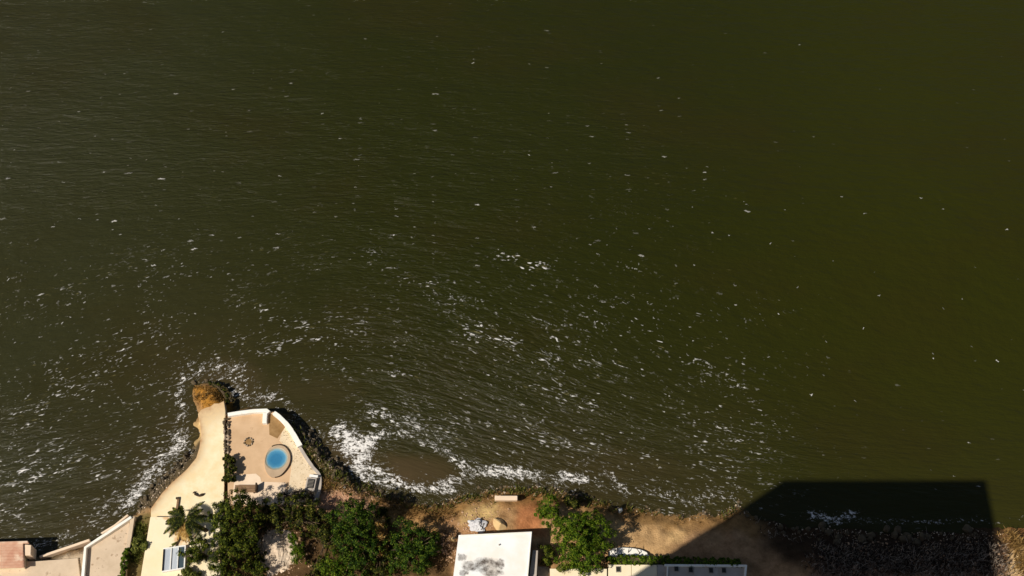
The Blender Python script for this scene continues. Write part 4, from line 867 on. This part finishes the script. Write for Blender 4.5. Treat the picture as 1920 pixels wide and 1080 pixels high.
tree('bush', 'green bush growing in the weedy alley', [(262, 1016, 12, 2.6), (272, 1024, 10, 2.7), (254, 1028, 9, 2.4)], M['leaf_olive'], 'bush', seed=16, leaf=.12, trunk_r=.05)
tree('bush', 'dark spiky bush at the tip of the ochre point', [(410, 723, 3.5, .9), (419, 730, 4, .9), (426, 742, 4, 1.0), (394, 718, 3, .8), (402, 720, 3, .8), (428, 754, 4, 1.0)], M['leaf_dark'], 'bush', seed=17, leaf=.09, trunk_r=.05, dens=1.4, clump=.25)
tree('bush', 'brown withered bush left of the round green tree', [(712, 985, 12, 3.2), (718, 1005, 14, 3.0), (712, 1030, 12, 2.8)], M['leaf_dry'], 'bush', seed=18, leaf=.12, trunk_r=.06, dens=.6)
tree('bush', 'dark leaf clump standing in for tree shadow on the bank', [(1068, 938, 11, 2.6), (1078, 945, 9, 2.4)], M['leaf_dark'], 'bush', seed=19, leaf=.12, trunk_r=.06, dens=.9)  # added clump where only the smaller tree's shadow falls
tree('bush', 'straggly grey-brown bush at the lower corner of the patio', [(560, 928, 10, 3.0), (578, 935, 10, 3.0), (540, 930, 8, 3.0)], M['brush'], 'bush', seed=20, leaf=.12, trunk_r=.05, dens=.7, base_px=(560, 936, 1.65))

tree('understorey_bush', 'dark low scrub between the tallest tree and the feathery tree', [(495, 985, 18, 2.4), (500, 965, 16, 3.0), (488, 1040, 14, 2.0), (478, 1060, 18, 2.0)], M['leaf_dark'], 'bush', seed=30, leaf=.1, trunk_r=.06)
tree('understorey_bush', 'dark scrub filling the gap left of the tall green tree', [(600, 1000, 20, 2.8), (620, 1015, 20, 2.6), (585, 990, 16, 2.8), (640, 1000, 18, 3.2), (600, 1060, 18, 1.8), (590, 1080, 16, 1.8)], M['leaf_dark'], 'bush', seed=31, leaf=.1, trunk_r=.06)
tree('understorey_bush', 'dark scrub between the tall green tree and the rounded tree', [(715, 960, 14, 2.6), (722, 985, 14, 2.4), (728, 1045, 18, 2.2), (715, 1070, 18, 2.2), (690, 1075, 18, 2.2)], M['leaf_dark'], 'bush', seed=32, leaf=.1, trunk_r=.06)
# palm
pz = 4.6; top = P(348, 975, pz); base = P(402, 1004, 1.3)
pm = empty('palm_tree', base, 'leaning palm with green and withered fronds above the cream roof', 'palm'); tr_ = top - base
tube('trunk', [(0, 0, -.3), tr_ * .33 + Vector((0, 0, .5)), tr_ * .7 + Vector((0, 0, .4)), tr_], [.24, .2, .18, .2], M['bark'], pm, 9)
def frond(length, droop, width, seed):
    rn = random.Random(seed); v, f = [], []; pts = []; n = 14
    for i in range(n + 1):
        t = i / n; pts.append(Vector((length * (t - .12 * droop * t * t), 0, length * (.38 * t - droop * t * t))))
    tube_into(v, f, pts, [.045 * (1 - .75 * i / n) for i in range(n + 1)], 4)
    for i in range(2, n + 1):
        for k in range(2):
            for s in (-1, 1):
                t = (i - .5 * k) / n; p = pts[i] * (1 - .5 * k) + pts[i - 1] * .5 * k; l = width * (math.sin(math.pi * min(1, .12 + .85 * t)) * .9 + .12) * rn.uniform(.8, 1.1)
                e = p + Vector((l * .55, s * l * .8, -l * .35 * rn.uniform(.6, 1.4))); j = len(v); w_ = .04
                v += [tuple(p + Vector((-w_, 0, 0))), tuple(p + Vector((w_ * 1.4, 0, 0))), tuple((p + e) * .5 + Vector((w_, 0, .05))), tuple(e), tuple((p + e) * .5 + Vector((-w_, 0, .05)))]
                f += [(j, j + 1, j + 2, j + 4), (j + 4, j + 2, j + 3)]
    return mesh_np('frond', v, f)
FG = [frond(2.9, .62, .55, 1), frond(2.5, .8, .5, 2), frond(2.2, .45, .5, 3)]
FD = [frond(2.3, 1.15, .5, 4)]
for m_ in FG: m_.materials.append(M['leaf_dark'])
for m_ in FD: m_.materials.append(M['leaf_dry'])
for i, ad in enumerate((5, 24, 42, 62, 118, 138, 154, 170, 188, 206, 226, 292, 312, 334)):
    o = link('frond', FG[i % 3], None, pm); o.location = tr_; o.rotation_euler = (rnd.uniform(-.2, .2), rnd.uniform(-.15, .15), math.radians(ad + rnd.uniform(-6, 6)))
for ad in (195, 214, 238, 252, 264, 276): 
    o = link('frond', FD[0], None, pm); o.location = tr_ - Vector((0, 0, .15)); o.rotation_euler = (0, rnd.uniform(0, .25), math.radians(ad)); o['label'] = 'withered straw-coloured frond'
q = [P(x, y, HZ + .15) for x, y in ((352, 982), (342, 998), (334, 1015), (322, 1040))]
br = empty('dead_branch', q[3] - Vector((0, 0, .12)), 'thin bare dead branch lying on the cream roof', 'branch')
tube('stem', [p - br.location for p in q], [.07, .08, .07, .05], M['wood_dark'], br, 6)
for (x0, y0), (x1, y1) in (((334, 1015), (322, 1022)), ((330, 1023), (336, 1034)), ((326, 1030), (318, 1026))):
    tube('twig', [P(x0, y0, HZ + .15) - br.location, P(x1, y1, HZ + .2) - br.location], [.06, .14], M['leaf_olive'], br, 6)

# rubble heap among the trees
bm = bmesh.new(); bmesh.ops.create_grid(bm, x_segments=30, y_segments=30, size=0.5)
for v in bm.verts:
    r = math.hypot(v.co.x, v.co.y) * 2; n = mnoise.noise(v.co * 6) * .5 + mnoise.noise(v.co * 15) * .35 + mnoise.noise(v.co * 31) * .2
    rr = 1 / max(1, r); v.co = Vector((v.co.x * 4.8 * rr * (1 + n * .3), v.co.y * 5.6 * rr * (1 + n * .3), .7 * max(0, math.cos(min(1, r) * math.pi / 2)) + n * .4 * (1.15 - min(1, r)) - .1))
rb = link('rubble_heap', bm_mesh('rubble_heap', bm), M['rubble']); c = G(518, 1035); rb.location = (c.x, c.y, c.z); tag(rb, 'pale rubble heap showing between the dark trees', 'rubble')
